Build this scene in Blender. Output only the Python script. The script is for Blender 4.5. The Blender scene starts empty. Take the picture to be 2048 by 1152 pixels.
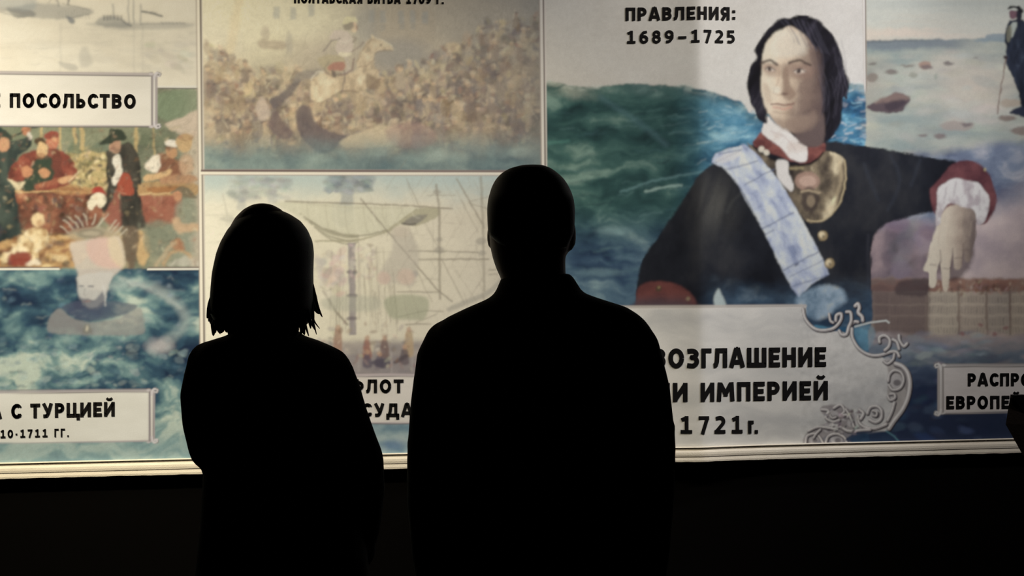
import bpy, bmesh, math
import numpy as np
from mathutils import Vector, Matrix

# ------------------------------------------------------------------ camera, world, lights, exposure
sc = bpy.context.scene
COL = sc.collection
PI = math.pi
YAW = math.radians(8.5)          # the wall's left half is nearer
ROLL = 0.008
EYE = Vector((0.0, -5.0, 1.5))
FPX = 3000.0                     # focal length in pixels of the 2048 wide frame
FWD = Vector((math.sin(YAW), math.cos(YAW), 0.0))
RGT = Vector((math.cos(YAW), -math.sin(YAW), 0.0))
UPV = Vector((0.0, 0.0, 1.0))
CR = RGT * math.cos(ROLL) - UPV * math.sin(ROLL)
CU = UPV * math.cos(ROLL) + RGT * math.sin(ROLL)
cam_data = bpy.data.cameras.new('camera')
cam = bpy.data.objects.new('camera', cam_data)
COL.objects.link(cam)
cam_data.sensor_width = 36.0
cam_data.lens = FPX / 2048.0 * 36.0
cam_data.clip_start = 0.05
M3 = Matrix((CR, CU, -FWD)).transposed()
cam.matrix_world = Matrix.Translation(EYE) @ M3.to_4x4()
sc.camera = cam

world = bpy.data.worlds.new('dark_hall')
world.use_nodes = True
world.node_tree.nodes['Background'].inputs[0].default_value = (0.01, 0.009, 0.008, 1)
world.node_tree.nodes['Background'].inputs[1].default_value = 0.1
sc.world = world
sc.view_settings.view_transform = 'Standard'
sc.view_settings.look = 'None'
sc.view_settings.gamma = 1.0
sc.view_settings.use_curve_mapping = False
sc.view_settings.exposure = 0.0

def on_wall(u, v, y=0.0):
    """the point of the picture wall seen at photo pixel (u, v)"""
    d = FWD + CR * ((u - 1024.0) / FPX) + CU * ((576.0 - v) / FPX)
    t = (y - EYE.y) / d.y
    return EYE + d * t

def at_depth(u, v, dep):
    return EYE + (FWD + CR * ((u - 1024.0) / FPX) + CU * ((576.0 - v) / FPX)) * dep

def spot(name, loc, target, watts, color, deg, blend, radius=0.08):
    l = bpy.data.lights.new(name, 'SPOT')
    l.energy = watts
    l.color = color
    l.spot_size = math.radians(deg)
    l.spot_blend = blend
    l.shadow_soft_size = radius
    o = bpy.data.objects.new(name, l)
    COL.objects.link(o)
    o.location = loc
    o.rotation_euler = (Vector(target) - Vector(loc)).to_track_quat('-Z', 'Y').to_euler()
    return o

WARM = (1.0, 0.88, 0.64)
COOL = (1.0, 0.94, 0.86)
# track spots under the ceiling, between the visitors and the wall
spot('track_spot', (-1.2, -1.75, 3.75), (-1.0, 0, 0.9), 261.9, (1.0, 0.865, 0.6), 46, 1.0)
spot('track_spot', (-0.6, -1.75, 3.75), (-0.6, 0, 0.9), 16.5, (1.0, 0.865, 0.6), 46, 1.0)
spot('track_spot', (-1.2, -1.75, 3.75), (-0.9, 0, 1.3), 234.2, (1.0, 0.865, 0.6), 80, 0.9)
spot('track_spot', (0.2, -1.75, 3.75), (0.3, 0, 1.0), 139.3, (1.0, 0.88, 0.66), 56, 1.0)
spot('track_spot', (3.4, -0.8, 3.3), (1.5, 0, 2.3), 44.2, (1.0, 0.94, 0.9), 60, 1.0)
spot('track_spot', (3.4, -0.8, 3.3), (1.5, 0, 1.2), 117.2, (0.96, 0.95, 1.0), 36, 1.0)
spot('track_spot', (-2.6, -1.2, 3.5), (-0.3, 0, 1.0), 72.6, (1.0, 0.88, 0.66), 44, 1.0)
spot('track_spot', (1.6, -1.75, 3.75), (1.2, 0, 1.2), 68.2, (1.0, 0.88, 0.66), 60, 1.0)
spot('track_spot', (3.4, -0.8, 3.3), (1.45, 0, 2.55), 64.6, (1.0, 0.94, 0.9), 34, 1.0)
spot('track_spot', (2.9, -1.0, 3.5), (1.35, 0, 2.2), 80.2, (1.0, 0.94, 0.9), 50, 1.0)
spot('track_spot', (3.1, -1.6, 3.7), (2.3, 0, 1.2), 117.7, (1.0, 0.94, 0.9), 60, 1.0)

# ------------------------------------------------------------------ small helpers
def mesh_obj(name, verts, faces, mat=None, parent=None, smooth=False):
    me = bpy.data.meshes.new(name)
    me.from_pydata([tuple(v) for v in verts], [], faces)
    me.update()
    if smooth:
        me.polygons.foreach_set('use_smooth', [True] * len(me.polygons))
    o = bpy.data.objects.new(name, me)
    COL.objects.link(o)
    if mat:
        me.materials.append(mat)
    if parent:
        o.parent = parent
    return o

def empty(name, loc, rz=0.0):
    o = bpy.data.objects.new(name, None)
    COL.objects.link(o)
    o.location = loc
    o.rotation_euler = (0, 0, rz)
    o.empty_display_size = 0.1
    return o

def tag(o, label=None, cat=None, group=None, kind=None):
    for k, val in (('label', label), ('category', cat), ('group', group), ('kind', kind)):
        if val:
            o[k] = val
    return o

def box(name, a, b, mat, parent=None):
    x0, y0, z0 = a
    x1, y1, z1 = b
    V = [(x0, y0, z0), (x1, y0, z0), (x1, y1, z0), (x0, y1, z0), (x0, y0, z1), (x1, y0, z1), (x1, y1, z1), (x0, y1, z1)]
    F = [(0, 3, 2, 1), (4, 5, 6, 7), (0, 1, 5, 4), (1, 2, 6, 5), (2, 3, 7, 6), (3, 0, 4, 7)]
    return mesh_obj(name, V, F, mat, parent)

def lin(c):
    c = np.asarray(c, float) / 255.0
    return np.where(c <= 0.04045, c / 12.92, ((c + 0.055) / 1.055) ** 2.4)

def noise_mat(name, c1, c2, rough=0.8, scale=8.0, bump=0.2, spec=0.3, sheen=0.0):
    """two linear colours mixed by noise, with a fine bump"""
    m = bpy.data.materials.new(name)
    m.use_nodes = True
    nt = m.node_tree
    b = nt.nodes['Principled BSDF']
    tc = nt.nodes.new('ShaderNodeTexCoord')
    n = nt.nodes.new('ShaderNodeTexNoise')
    n.inputs['Scale'].default_value = scale
    n.inputs['Detail'].default_value = 5
    nt.links.new(tc.outputs['Object'], n.inputs['Vector'])
    mx = nt.nodes.new('ShaderNodeMix')
    mx.data_type = 'RGBA'
    mx.inputs[6].default_value = (*c1, 1)
    mx.inputs[7].default_value = (*c2, 1)
    nt.links.new(n.outputs['Fac'], mx.inputs[0])
    nt.links.new(mx.outputs[2], b.inputs['Base Color'])
    b.inputs['Roughness'].default_value = rough
    b.inputs['Specular IOR Level'].default_value = spec
    if sheen:
        b.inputs['Sheen Weight'].default_value = sheen
    if bump:
        bp = nt.nodes.new('ShaderNodeBump')
        bp.inputs['Strength'].default_value = bump
        bp.inputs['Distance'].default_value = 0.004
        n2 = nt.nodes.new('ShaderNodeTexNoise')
        n2.inputs['Scale'].default_value = scale * 14
        nt.links.new(tc.outputs['Object'], n2.inputs['Vector'])
        nt.links.new(n2.outputs['Fac'], bp.inputs['Height'])
        nt.links.new(bp.outputs[0], b.inputs['Normal'])
    return m

# ------------------------------------------------------------------ the room
m_wall = noise_mat('black_wall_paint', (0.0012, 0.001, 0.0009), (0.0018, 0.0015, 0.0013), 0.95, 3, 0.1, 0.05)
m_floor = noise_mat('dark_carpet', (0.006, 0.005, 0.004), (0.011, 0.009, 0.008), 0.95, 20, 0.5, 0.1)
m_ceil = noise_mat('black_ceiling', (0.004, 0.004, 0.004), (0.008, 0.008, 0.008), 0.9, 4, 0.1, 0.1)
X0, X1, Y0, ZC = -3.2, 5.0, -6.6, 3.9
for nm, a, b, m in (
        ('floor', (X0 - .2, Y0 - .2, -0.1), (X1 + .2, 0.25, 0.0), m_floor),
        ('ceiling', (X0 - .2, Y0 - .2, ZC), (X1 + .2, 0.25, ZC + .1), m_ceil),
        ('wall_back', (X0 - .2, 0.012, 0.0), (X1 + .2, 0.25, ZC), m_wall),
        ('wall_left', (X0 - .2, Y0, 0.0), (X0, 0.012, ZC), m_wall),
        ('wall_right', (X1, Y0, 0.0), (X1 + .2, 0.012, ZC), m_wall),
        ('wall_front', (X0 - .2, Y0 - .2, 0.0), (X1 + .2, Y0, ZC), m_wall)):
    tag(box(nm, a, b, m), kind='structure')

# ------------------------------------------------------------------ the canvas of the mural: a fine grid on the wall
STEP = 0.0030
XW0, XW1 = on_wall(-240, 576).x, on_wall(2260, 576).x
ZB = 0.945
ZT = on_wall(1024, -140).z
NX = int((XW1 - XW0) / STEP)
NZ = int((ZT - ZB) / STEP)
gx = XW0 + np.arange(NX) * STEP
gz = ZB + np.arange(NZ) * STEP
GX, GZ = np.meshgrid(gx, gz)
def to_px(x, z, y=0.0):
    px, py, pz = x - EYE.x, y - EYE.y, z - EYE.z
    d = px * FWD.x + py * FWD.y
    a = px * CR.x + py * CR.y + pz * CR.z
    b = px * CU.x + py * CU.y + pz * CU.z
    return 1024 + FPX * a / d, 576 - FPX * b / d
U, V = to_px(GX, GZ)
FOLD_X = on_wall(1396, 300).x
def fold(x):
    """the printed cloth stands out in one vertical ridge, shaped to make the bright band"""
    q = np.sqrt((x - FOLD_X) ** 2 + 0.020 ** 2)
    return FOLD_A * np.exp(-q / FOLD_L)
FOLD_A, FOLD_L = 0.032, 0.125  # ridge height and spread, tuned for the bright band's contrast
# ------------------------------------------------------------------ print: painting tools (all in photo-frame coordinates on the wall)
C = np.zeros((NZ, NX, 3))
PART = np.zeros((NZ, NX), np.int16)
colu = U[NZ // 2]
rowv = V[:, NX // 2]
rng = np.random.default_rng(7)
TAB = rng.random((256, 256))
def vn(u, v, su, sv, seed=0):
    x = u / su + seed * 17.31
    y = v / sv + seed * 9.77
    xi = np.floor(x).astype(int)
    yi = np.floor(y).astype(int)
    fx = x - xi
    fy = y - yi
    fx = fx * fx * (3 - 2 * fx)
    fy = fy * fy * (3 - 2 * fy)
    g = lambda i, j: TAB[(yi + j) & 255, (xi + i) & 255]
    return (g(0, 0) * (1 - fx) + g(1, 0) * fx) * (1 - fy) + (g(0, 1) * (1 - fx) + g(1, 1) * fx) * fy
def fbm(u, v, su, sv, seed=0, octv=5, gain=0.55):
    t = 0.0
    a = 1.0
    n = 0.0
    for k in range(octv):
        t = t + a * vn(u, v, su, sv, seed + k * 3)
        n += a
        a *= gain
        su *= 0.5
        sv *= 0.5
    return t / n
def warp(u, v, s, amt, seed=0):
    return u + amt * (fbm(u, v, s, s, seed, 3) - .5) * 2, v + amt * (fbm(u, v, s, s, seed + 40, 3) - .5) * 2
TONE = np.array([1.0, 1.0, 1.0])
PAPER = 0.80
def ink(c):
    """an ink colour, as it looks on a sheet whose blank paper looks TONE"""
    return np.clip(lin(c) / TONE * PAPER, 0.0015, 0.92)
def ramp(t, stops):
    xs = [s[0] for s in stops]
    cs = np.array([ink(s[1]) for s in stops])
    return np.stack([np.interp(t, xs, cs[:, k]) for k in range(3)], -1)
def win(u0, v0, u1, v1, pad=8):
    i0, i1 = np.searchsorted(colu, [u0 - pad - 12, u1 + pad + 12])
    vv = -rowv
    j0, j1 = np.searchsorted(vv, [-(v1 + pad + 12), -(v0 - pad - 12)])
    return slice(max(j0, 0), max(j1, 0)), slice(max(i0, 0), max(i1, 0))
def mix(w, a, col):
    if callable(col):
        col = col(U[w], V[w])
    else:
        col = np.asarray(col, float)
        if col.ndim == 1:
            col = ink(col)
    C[w] += (col - C[w]) * a[..., None]
def seg_d(u, v, p, q):
    du, dv = q[0] - p[0], q[1] - p[1]
    l2 = du * du + dv * dv + 1e-9
    t = np.clip(((u - p[0]) * du + (v - p[1]) * dv) / l2, 0, 1)
    return (u - p[0] - t * du) ** 2 + (v - p[1] - t * dv) ** 2, t
def smooth_pts(pts, closed=True, n=5):
    P = np.array(pts, float)
    N = len(P)
    out = []
    rngk = range(N) if closed else range(N - 1)
    for i in rngk:
        if closed:
            a, b, c, d = P[(i - 1) % N], P[i], P[(i + 1) % N], P[(i + 2) % N]
        else:
            a, b, c, d = P[max(i - 1, 0)], P[i], P[i + 1], P[min(i + 2, N - 1)]
        for k in range(n):
            t = k / n
            out.append(0.5 * (2 * b + (c - a) * t + (2 * a - 5 * b + 4 * c - d) * t * t + (3 * b - a - 3 * c + d) * t ** 3))
    if not closed:
        out.append(P[-1])
    return np.array(out)
def poly_mask(pts, soft=2.0, smooth=True):
    P = smooth_pts(pts) if smooth else np.array(pts, float)
    w = win(P[:, 0].min(), P[:, 1].min(), P[:, 0].max(), P[:, 1].max(), soft + 2)
    u, v = U[w], V[w]
    d = np.full(u.shape, 1e9)
    ins = np.zeros(u.shape, bool)
    for k in range(len(P)):
        p, q = P[k - 1], P[k]
        dd, _ = seg_d(u, v, p, q)
        np.minimum(d, dd, out=d)
        if p[1] != q[1]:
            cr = ((p[1] > v) != (q[1] > v)) & (u < (q[0] - p[0]) * (v - p[1]) / (q[1] - p[1]) + p[0])
            ins ^= cr
    sd = np.where(ins, np.sqrt(d), -np.sqrt(d))
    return w, np.clip(sd / soft + 0.5, 0, 1)
def poly(pts, col, alpha=1.0, soft=2.0, smooth=True, part=None):
    w, m = poly_mask(pts, soft, smooth)
    mix(w, m * alpha, col)
    if part:
        PART[w][m > 0.5] = part
    return w, m
def line(pts, col, width=2.0, alpha=1.0, soft=1.5, smooth=False, taper=False):
    P = smooth_pts(pts, False) if smooth else np.array(pts, float)
    w = win(P[:, 0].min(), P[:, 1].min(), P[:, 0].max(), P[:, 1].max(), width + soft + 2)
    u, v = U[w], V[w]
    d = np.full(u.shape, 1e9)
    for k in range(1, len(P)):
        dd, _ = seg_d(u, v, P[k - 1], P[k])
        np.minimum(d, dd, out=d)
    m = np.clip((width / 2 - np.sqrt(d)) / soft + 0.5, 0, 1)
    mix(w, m * alpha, col)
def ell(cu, cv, ru, rv, col, alpha=1.0, soft=2.0, rot=0.0):
    r = max(ru, rv)
    w = win(cu - r, cv - r, cu + r, cv + r, soft)
    u, v = U[w] - cu, V[w] - cv
    c, s = math.cos(rot), math.sin(rot)
    a, b = (u * c + v * s) / ru, (-u * s + v * c) / rv
    q = np.sqrt(a * a + b * b) + 1e-6
    sd = (1 - q) * min(ru, rv)
    mix(w, np.clip(sd / soft + .5, 0, 1) * alpha, col)
def dabs(n, where, pal, size, alpha=(.4, .9), ang=(0, PI), asp=(1.2, 2.6), soft=2.0, jit=14):
    k = 0
    while k < n:
        u, v = where()
        col = np.clip(np.array(pal[rng.integers(len(pal))], float) + rng.normal(0, jit) + rng.normal(0, jit * .3, 3), 4, 250)
        s = rng.uniform(*size)
        a = rng.uniform(*asp)
        ell(u, v, s * math.sqrt(a), s / math.sqrt(a), col, rng.uniform(*alpha), soft, rng.uniform(*ang))
        k += 1
def zoom(x0, y0, s):
    return lambda *pts: [(x0 + a * s, y0 + b * s) for a, b in pts]
def region(cond, col, alpha=1.0):
    """flat or painted colour over a boolean/soft map of the whole canvas"""
    w = (slice(None), slice(None))
    mix(w, np.clip(np.asarray(cond, float), 0, 1) * alpha, col)
def tone(r, g, b):
    global TONE
    TONE = lin((r, g, b))
def sstep(a, b, x):
    t = np.clip((x - a) / (b - a), 0, 1)
    return t * t * (3 - 2 * t)

def blur(A, s):
    n = max(1, int(3 * s))
    k = np.exp(-.5 * (np.arange(-n, n + 1) / s) ** 2)
    k /= k.sum()
    for ax in (0, 1):
        P = np.pad(A, [(n, n) if i == ax else (0, 0) for i in range(A.ndim)], mode='edge')
        A = sum(k[j] * np.take(P, np.arange(j, j + A.shape[ax]), axis=ax) for j in range(2 * n + 1))
    return A
def brushwork(m, amp, scale, soft, seed, grain=.10, keep=1.0, grey=0.0):
    """let the brush wander: drag the paint about inside a picture, soften it, and lay bristle marks over it"""
    jj, ii = np.where(m)
    w = (slice(jj.min(), jj.max() + 1), slice(ii.min(), ii.max() + 1))
    S = C[w].copy()
    u, v = U[w], V[w]
    du = amp * 2 * ((fbm(u, v, scale, scale, seed, 3) - .5) * 2)
    dv = amp * 2 * ((fbm(u, v, scale, scale, seed + 50, 3) - .5) * 2)
    px = (U[0, -1] - U[0, 0]) / (NX - 1)
    J, I = np.indices(u.shape)
    J2 = np.clip(J - dv / px, 0, u.shape[0] - 1.001)
    I2 = np.clip(I + du / px, 0, u.shape[1] - 1.001)
    j0, i0 = J2.astype(int), I2.astype(int)
    fj, fi = (J2 - j0)[..., None], (I2 - i0)[..., None]
    D = (S[j0, i0] * (1 - fi) + S[j0, i0 + 1] * fi) * (1 - fj) + (S[j0 + 1, i0] * (1 - fi) + S[j0 + 1, i0 + 1] * fi) * fj
    if soft:
        D = blur(D, soft)
    if keep < 1:
        D = blur(D, 26) * (1 - keep) + D * keep
    if grey:
        D = D * (1 - grey) + D.mean(-1, keepdims=True) * np.array([1.04, 1.0, .93]) * grey
    th = fbm(u, v, 60, 60, seed + 9, 2) * 4
    a, b = u * np.cos(th) + v * np.sin(th), -u * np.sin(th) + v * np.cos(th)
    D = D * (1 + grain * 2 * (fbm(a, b, 26, 5, seed + 20, 3) - .5) + grain * (fbm(u, v, 7, 7, seed + 30, 2) - .5))[..., None]
    mm = m[w]
    C[w][mm] = D[mm]

line1 = 398 + V * 0.0106            # the seams between the printed sheets
line2 = 1084 + V * 0.0106
line3 = 1729 + V * 0.0106
row_a = 177 + 0 * U                 # ship sketch / men at a table
row_b = 537 - 0.002 * U
row_c = 344.5 + 0.002 * (U - 400)
left = U < line1
mid = (U >= line1) & (U < line2)
port = (U >= line2) & (U < line3)
right = U >= line3
P_SHIP, P_MEN, P_SEA, P_BAT, P_FLEET, P_PORT, P_SHORE = 1, 2, 3, 4, 5, 6, 7
PART[:] = np.select([left & (V < row_a), left & (V < row_b), left, mid & (V < row_c), mid, port, right],
                    [P_SHIP, P_MEN, P_SEA, P_BAT, P_FLEET, P_PORT, P_SHORE])
PL_MEN, PL_SEA, PL_FLEET, PL_PORT, PL_SHORE, FIG = 12, 13, 15, 16, 17, 20
# ------------------------------------------------------------------ left column
T_LEFT = (237, 222, 191)
tone(*T_LEFT)
# pale ship sketch
f = fbm(U, V, 90, 50, 1)
region(left & (V < row_a), ramp(f, [(.25, (224, 210, 181)), (.5, (235, 220, 189)), (.75, (240, 226, 196))]))
f = fbm(U, V, 120, 14, 5)
region(left & (V < row_a) & (V > 40), (206, 194, 170), np.clip((f - .55) * 1.6, 0, .3))
GREY = (150, 146, 134)
DGREY = (104, 104, 100)
poly([(-60, 6), (20, 14), (70, 6), (120, 10), (182, 18), (178, 30), (130, 38), (60, 36), (20, 24), (-60, 22)], GREY, .55, 5)
poly([(14, 16), (66, 22), (70, 34), (40, 37), (24, 28)], DGREY, .55, 4)
poly([(-60, -30), (60, -20), (66, 20), (0, 14), (-60, 16)], (158, 160, 152), .5, 8)
line([(0, 24), (60, 37), (130, 38), (180, 28)], DGREY, 2, .5)
line([(-40, 24), (16, 23)], DGREY, 3, .6)
line([(136, -20), (138, 10)], DGREY, 3, .9)
line([(124, 6), (140, 11), (180, 19)], DGREY, 1.6, .7)
line([(110, -10), (118, 14)], GREY, 3, .7)
line([(92, 10), (104, -4), (116, 6)], DGREY, 1.5, .5)
for u in range(118, 180, 6):
    line([(u, 18 + rng.uniform(0, 6)), (u + 1, 38)], DGREY, 1.2, .4)
poly([(132, 32), (150, 40), (146, 48), (136, 44)], (120, 122, 120), .8, 3)
poly([(192, 48), (208, 32), (240, 36), (264, 50), (240, 54)], GREY, .6, 4)
for u in range(206, 246, 7):
    poly([(u, 30), (u + 4, 30), (u + 4, 41), (u, 41)], DGREY, .6, 1.5, False)
line([(226, 8), (228, 40)], GREY, 2.4, .7)
line([(256, -20), (258, 46)], GREY, 2.5, .7)
line([(266, -20), (267, 46)], GREY, 2.5, .8)
line([(281, 8), (281, 50)], GREY, 3, .7)
line([(283, 23), (302, 26), (324, 32)], DGREY, 3.4, .9, smooth=True)
line([(246, 42), (262, 52)], DGREY, 3.6, .7)
line([(282, 48), (320, 47), (370, 46)], DGREY, 2.2, .45)
for u in range(324, 372, 7):
    line([(u, 44), (u + 3, 49)], DGREY, 2, .5)
poly([(190, 46), (372, 46), (370, 56), (260, 60), (190, 52)], GREY, .45, 6)
for k in range(60):
    u = rng.uniform(-100, 380)
    v = rng.uniform(55, 150)
    line([(u, v), (u + rng.uniform(8, 40), v + rng.uniform(-2, 3))], GREY, 1.5, rng.uniform(.08, .3))
for u in (122, 285, 268):
    line([(u, 48), (u, 150)], GREY, 3, .22, 3)
poly([(118, 122), (150, 130), (154, 140), (132, 138)], GREY, .4, 3)
poly([(160, 100), (176, 96), (184, 128), (160, 130)], GREY, .3, 6)
dabs(40, lambda: (rng.uniform(290, 390), rng.uniform(80, 140)), [(200, 190, 166)], (4, 10), (.1, .35), (-.4, .6))

# men at a table
mm = left & (V >= row_a) & (V < row_b)
f = fbm(U, V, 60, 60, 8)
region(mm, ramp(f, [(.25, (104, 108, 84)), (.5, (132, 132, 104)), (.75, (154, 148, 116))]))
z = zoom(0, 240, .3125)
region(mm * sstep(395, 350, V) * sstep(345, 395, U), (206, 188, 156), .85)
region(mm * sstep(300, 375, U) * sstep(370, 470, V), (152, 154, 128), .8)
region(mm * sstep(372, 398, U), (206, 186, 156), .7)
poly([(315, 188), (398, 180), (398, 224), (360, 236), (322, 238)], (134, 148, 112), .8, 6)
poly([(330, 250), (360, 236), (400, 220), (400, 268), (372, 272)], (214, 190, 160), .9, 3)
poly(z((-500, 40), (1050, 40), (1050, 60), (1100, 120), (1040, 160), (-500, 160)), (124, 132, 98), .35, 8)
for x, w in ((265, 5), (385, 4), (480, 7), (525, 9), (870, 7), (985, 3)):
    line(z((x, 45), (x, 330)), (205, 172, 112), w, .75)
poly(z((430, 205), (680, 200), (690, 440), (430, 440)), (192, 166, 106), .85, 8)
dabs(160, lambda: (rng.uniform(135, 215), rng.uniform(300, 378)), [(96, 96, 64), (206, 178, 118), (120, 112, 78), (220, 196, 140), (70, 74, 58)], (2, 5), (.4, .8))
poly(z((430, 200), (470, 140), (520, 210)), (110, 120, 92), .8, 4)
poly(z((540, 200), (580, 170), (700, 120), (700, 200)), (104, 116, 92), .8, 4)
# timber in front of the men, with shapes inside
poly(z((100, 455), (600, 460), (590, 700), (130, 700)), lambda u, v: ramp(fbm(u, v, 30, 30, 12), [(.3, (98, 60, 46)), (.55, (136, 82, 60)), (.75, (156, 100, 72))]), 1, 3)
poly(z((690, 450), (1130, 450), (1100, 665), (690, 665)), lambda u, v: ramp(fbm(u, v, 40, 40, 14), [(.3, (132, 74, 56)), (.6, (158, 92, 70)), (.8, (170, 110, 84))]), 1, 3)
poly(z((880, 405), (1240, 400), (1240, 480), (890, 478)), (186, 146, 94), .9, 3)
poly(z((960, 430), (1180, 420), (1160, 465), (970, 465)), (168, 112, 66), .9, 3)
line(z((880, 478), (1110, 470)), (222, 186, 128), 3, .8)
line(z((60, 458), (320, 455), (600, 462)), (222, 182, 120), 3, .9)
poly(z((340, 400), (600, 440), (600, 470), (350, 470)), (176, 124, 76), .7, 3)
dabs(70, lambda: (rng.uniform(40, 185), rng.uniform(388, 455)), [(86, 56, 44), (172, 104, 70), (110, 84, 70), (66, 58, 52), (150, 90, 66)], (3, 8), (.4, .8))
# bottom band
poly(z((-500, 735), (460, 735), (460, 940), (-500, 940)), lambda u, v: ramp(fbm(u, v, 40, 10, 15), [(.3, (138, 92, 58)), (.55, (192, 148, 92)), (.8, (222, 184, 124))]), 1, 2)
line(z((-500, 733), (440, 733)), (70, 52, 44), 3.4, .8)
dabs(60, lambda: (rng.uniform(0, 150), rng.uniform(470, 533)), [(120, 70, 48), (226, 196, 140), (176, 130, 80), (104, 84, 66)], (3, 8), (.4, .9), (-.5, .8))
poly(z((880, 715), (950, 740), (960, 850), (920, 930), (880, 890)), (206, 168, 112), .95, 3)
poly(z((690, 690), (780, 740), (800, 900), (740, 960), (600, 900)), (206, 172, 124), .6, 8)
# dark standing man at the left
poly(z((-60, 90), (0, 90), (70, 135), (190, 110), (192, 180), (110, 240), (90, 300), (45, 370), (100, 460), (130, 690), (132, 735), (-80, 735)), lambda u, v: ramp(fbm(u, v, 22, 40, 17), [(.3, (40, 50, 48)), (.7, (74, 84, 72))]), 1, 2.5)
poly(z((-40, 40), (20, 50), (75, 105), (70, 132), (-40, 132)), (48, 66, 56), 1, 2)
ell(8, 290, 13, 14, (196, 142, 102))
ell(52, 262, 10, 9, (182, 120, 84))
line(z((75, 105), (140, 75)), (40, 44, 42), 3)
line(z((200, 46), (240, 44)), (60, 60, 54), 4)
ell(60, 272, 5, 8, (226, 210, 186), .8)
# seated men
poly(z((45, 370), (90, 280), (160, 215), (240, 190), (330, 185), (430, 215), (490, 320), (455, 400), (330, 445), (150, 445), (90, 400)), lambda u, v: ramp(fbm(u, v, 20, 20, 19), [(.3, (106, 54, 44)), (.55, (142, 70, 54)), (.8, (166, 92, 68))]), 1, 2.5)
poly(z((135, 440), (180, 330), (240, 250), (325, 240), (335, 390), (220, 445)), (58, 70, 54), 1, 3)
poly(z((330, 200), (380, 190), (400, 330), (345, 360)), (112, 62, 50), .8, 4)
poly(z((45, 370), (110, 400), (160, 390), (140, 430), (110, 450)), (226, 206, 160), .9, 2)
ell(82, 284, 12, 10, (84, 66, 48))
ell(84, 300, 12, 15, (216, 176, 122))
ell(80, 312, 10, 7, (150, 96, 66), .6)
ell(106, 282, 13, 17, (194, 118, 86))
ell(103, 270, 15, 8, (150, 74, 58))
ell(110, 280, 5, 5, (222, 168, 120), .6)
ell(53, 344, 11, 12, (198, 134, 92))
ell(88, 346, 12, 9, (196, 138, 94), 1, 2, .5)
line(z((230, 425), (330, 400), (400, 375), (470, 360)), (160, 92, 66), 9, 1, 2, True)
ell(132, 359, 16, 7, (210, 158, 110), 1, 2, -.3)
line(z((440, 400), (500, 330)), (226, 200, 150), 2.5)
# standing man in a broad hat beside the table
COAT = lambda u, v: ramp(fbm(u, v, 18, 40, 21), [(.3, (44, 44, 40)), (.7, (80, 74, 62))])
poly(z((690, 195), (740, 215), (770, 165), (830, 148), (888, 230), (906, 400), (882, 430), (930, 640), (932, 690), (880, 690), (780, 700), (765, 480), (740, 440), (705, 540), (665, 600), (650, 570), (680, 450), (680, 300)), COAT, 1, 2.5)
poly(z((720, 245), (760, 222), (782, 340), (740, 420), (714, 385), (735, 320)), (226, 214, 188), 1, 2)
poly(z((775, 345), (825, 350), (858, 470), (790, 478), (750, 440)), (164, 76, 54), 1, 2)
ell(231, 257 + 36, 11, 13, (186, 140, 108))
poly(z((636, 165), (690, 100), (700, 62), (760, 55), (800, 80), (800, 125), (740, 140)), (58, 66, 52), 1, 2)
poly(z((590, 440), (640, 430), (665, 450), (660, 475), (600, 470)), (172, 60, 48), 1, 2)
poly(z((560, 545), (600, 480), (660, 475), (678, 530), (650, 560), (610, 540), (580, 575)), (228, 212, 176), 1, 2)
poly(z((700, 540), (770, 480), (770, 690), (700, 700)), (150, 92, 76), .5, 6)
poly(z((775, 695), (885, 695), (878, 850), (850, 985), (815, 970), (800, 860)), (112, 94, 74), .95, 4)
# men leaning on the table at the right
poly(z((1000, 220), (1100, 240), (1200, 300), (1150, 370), (1010, 380)), (142, 92, 66), .95, 4)
poly(z((930, 290), (985, 225), (1025, 235), (1010, 330), (940, 320)), (234, 218, 188), 1, 3)
poly(z((930, 350), (1010, 340), (1090, 320), (1090, 350), (990, 385), (925, 390)), (214, 172, 118), 1, 2.5)
ell(342, 304, 12, 13, (196, 146, 100))
ell(343, 287, 14, 8, (236, 222, 196))
ell(338, 296, 9, 4, (112, 76, 54), .8)
ell(368, 286, 16, 19, (206, 168, 116))
ell(372, 274, 16, 8, (188, 150, 104), .8)
ell(372, 330, 14, 22, (206, 166, 126), .8, 6)
poly(z((1020, 380), (1060, 360), (1230, 350), (1260, 390), (1120, 410), (1030, 405)), (186, 138, 98), .9, 4)
poly(z((1090, 470), (1170, 420), (1260, 490), (1200, 500), (1140, 482)), (124, 112, 86), .95, 3)
ell(355, 392, 9, 11, (196, 138, 98))
poly(z((1130, 540), (1250, 520), (1260, 720), (1140, 720)), (150, 150, 122), .8, 8)
poly(z((1100, 640), (1140, 620), (1170, 660), (1280, 665), (1280, 715), (1180, 715), (1120, 710)), (206, 168, 126), .9, 4)
poly(z((930, 665), (1100, 665), (1110, 860), (950, 860)), (132, 134, 108), .8, 8)
line(z((1020, 775), (1120, 775), (1135, 740)), (84, 80, 66), 2.4, .7)
poly(z((1090, 790), (1150, 755), (1185, 830), (1110, 830)), (176, 120, 82), .9, 3)
line(z((1000, 930), (1060, 850), (1110, 790)), (190, 166, 128), 8, .8)
a = np.linspace(PI * 1.02, PI * 1.97, 22)
line([(1145 * .3125 + 29 * math.cos(t), 240 + 930 * .3125 + 28 * math.sin(t)) for t in a], (190, 156, 112), 6, .95)
poly(z((1080, 930), (1150, 890), (1200, 870), (1280, 930)), (206, 196, 170), .7, 4)
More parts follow.
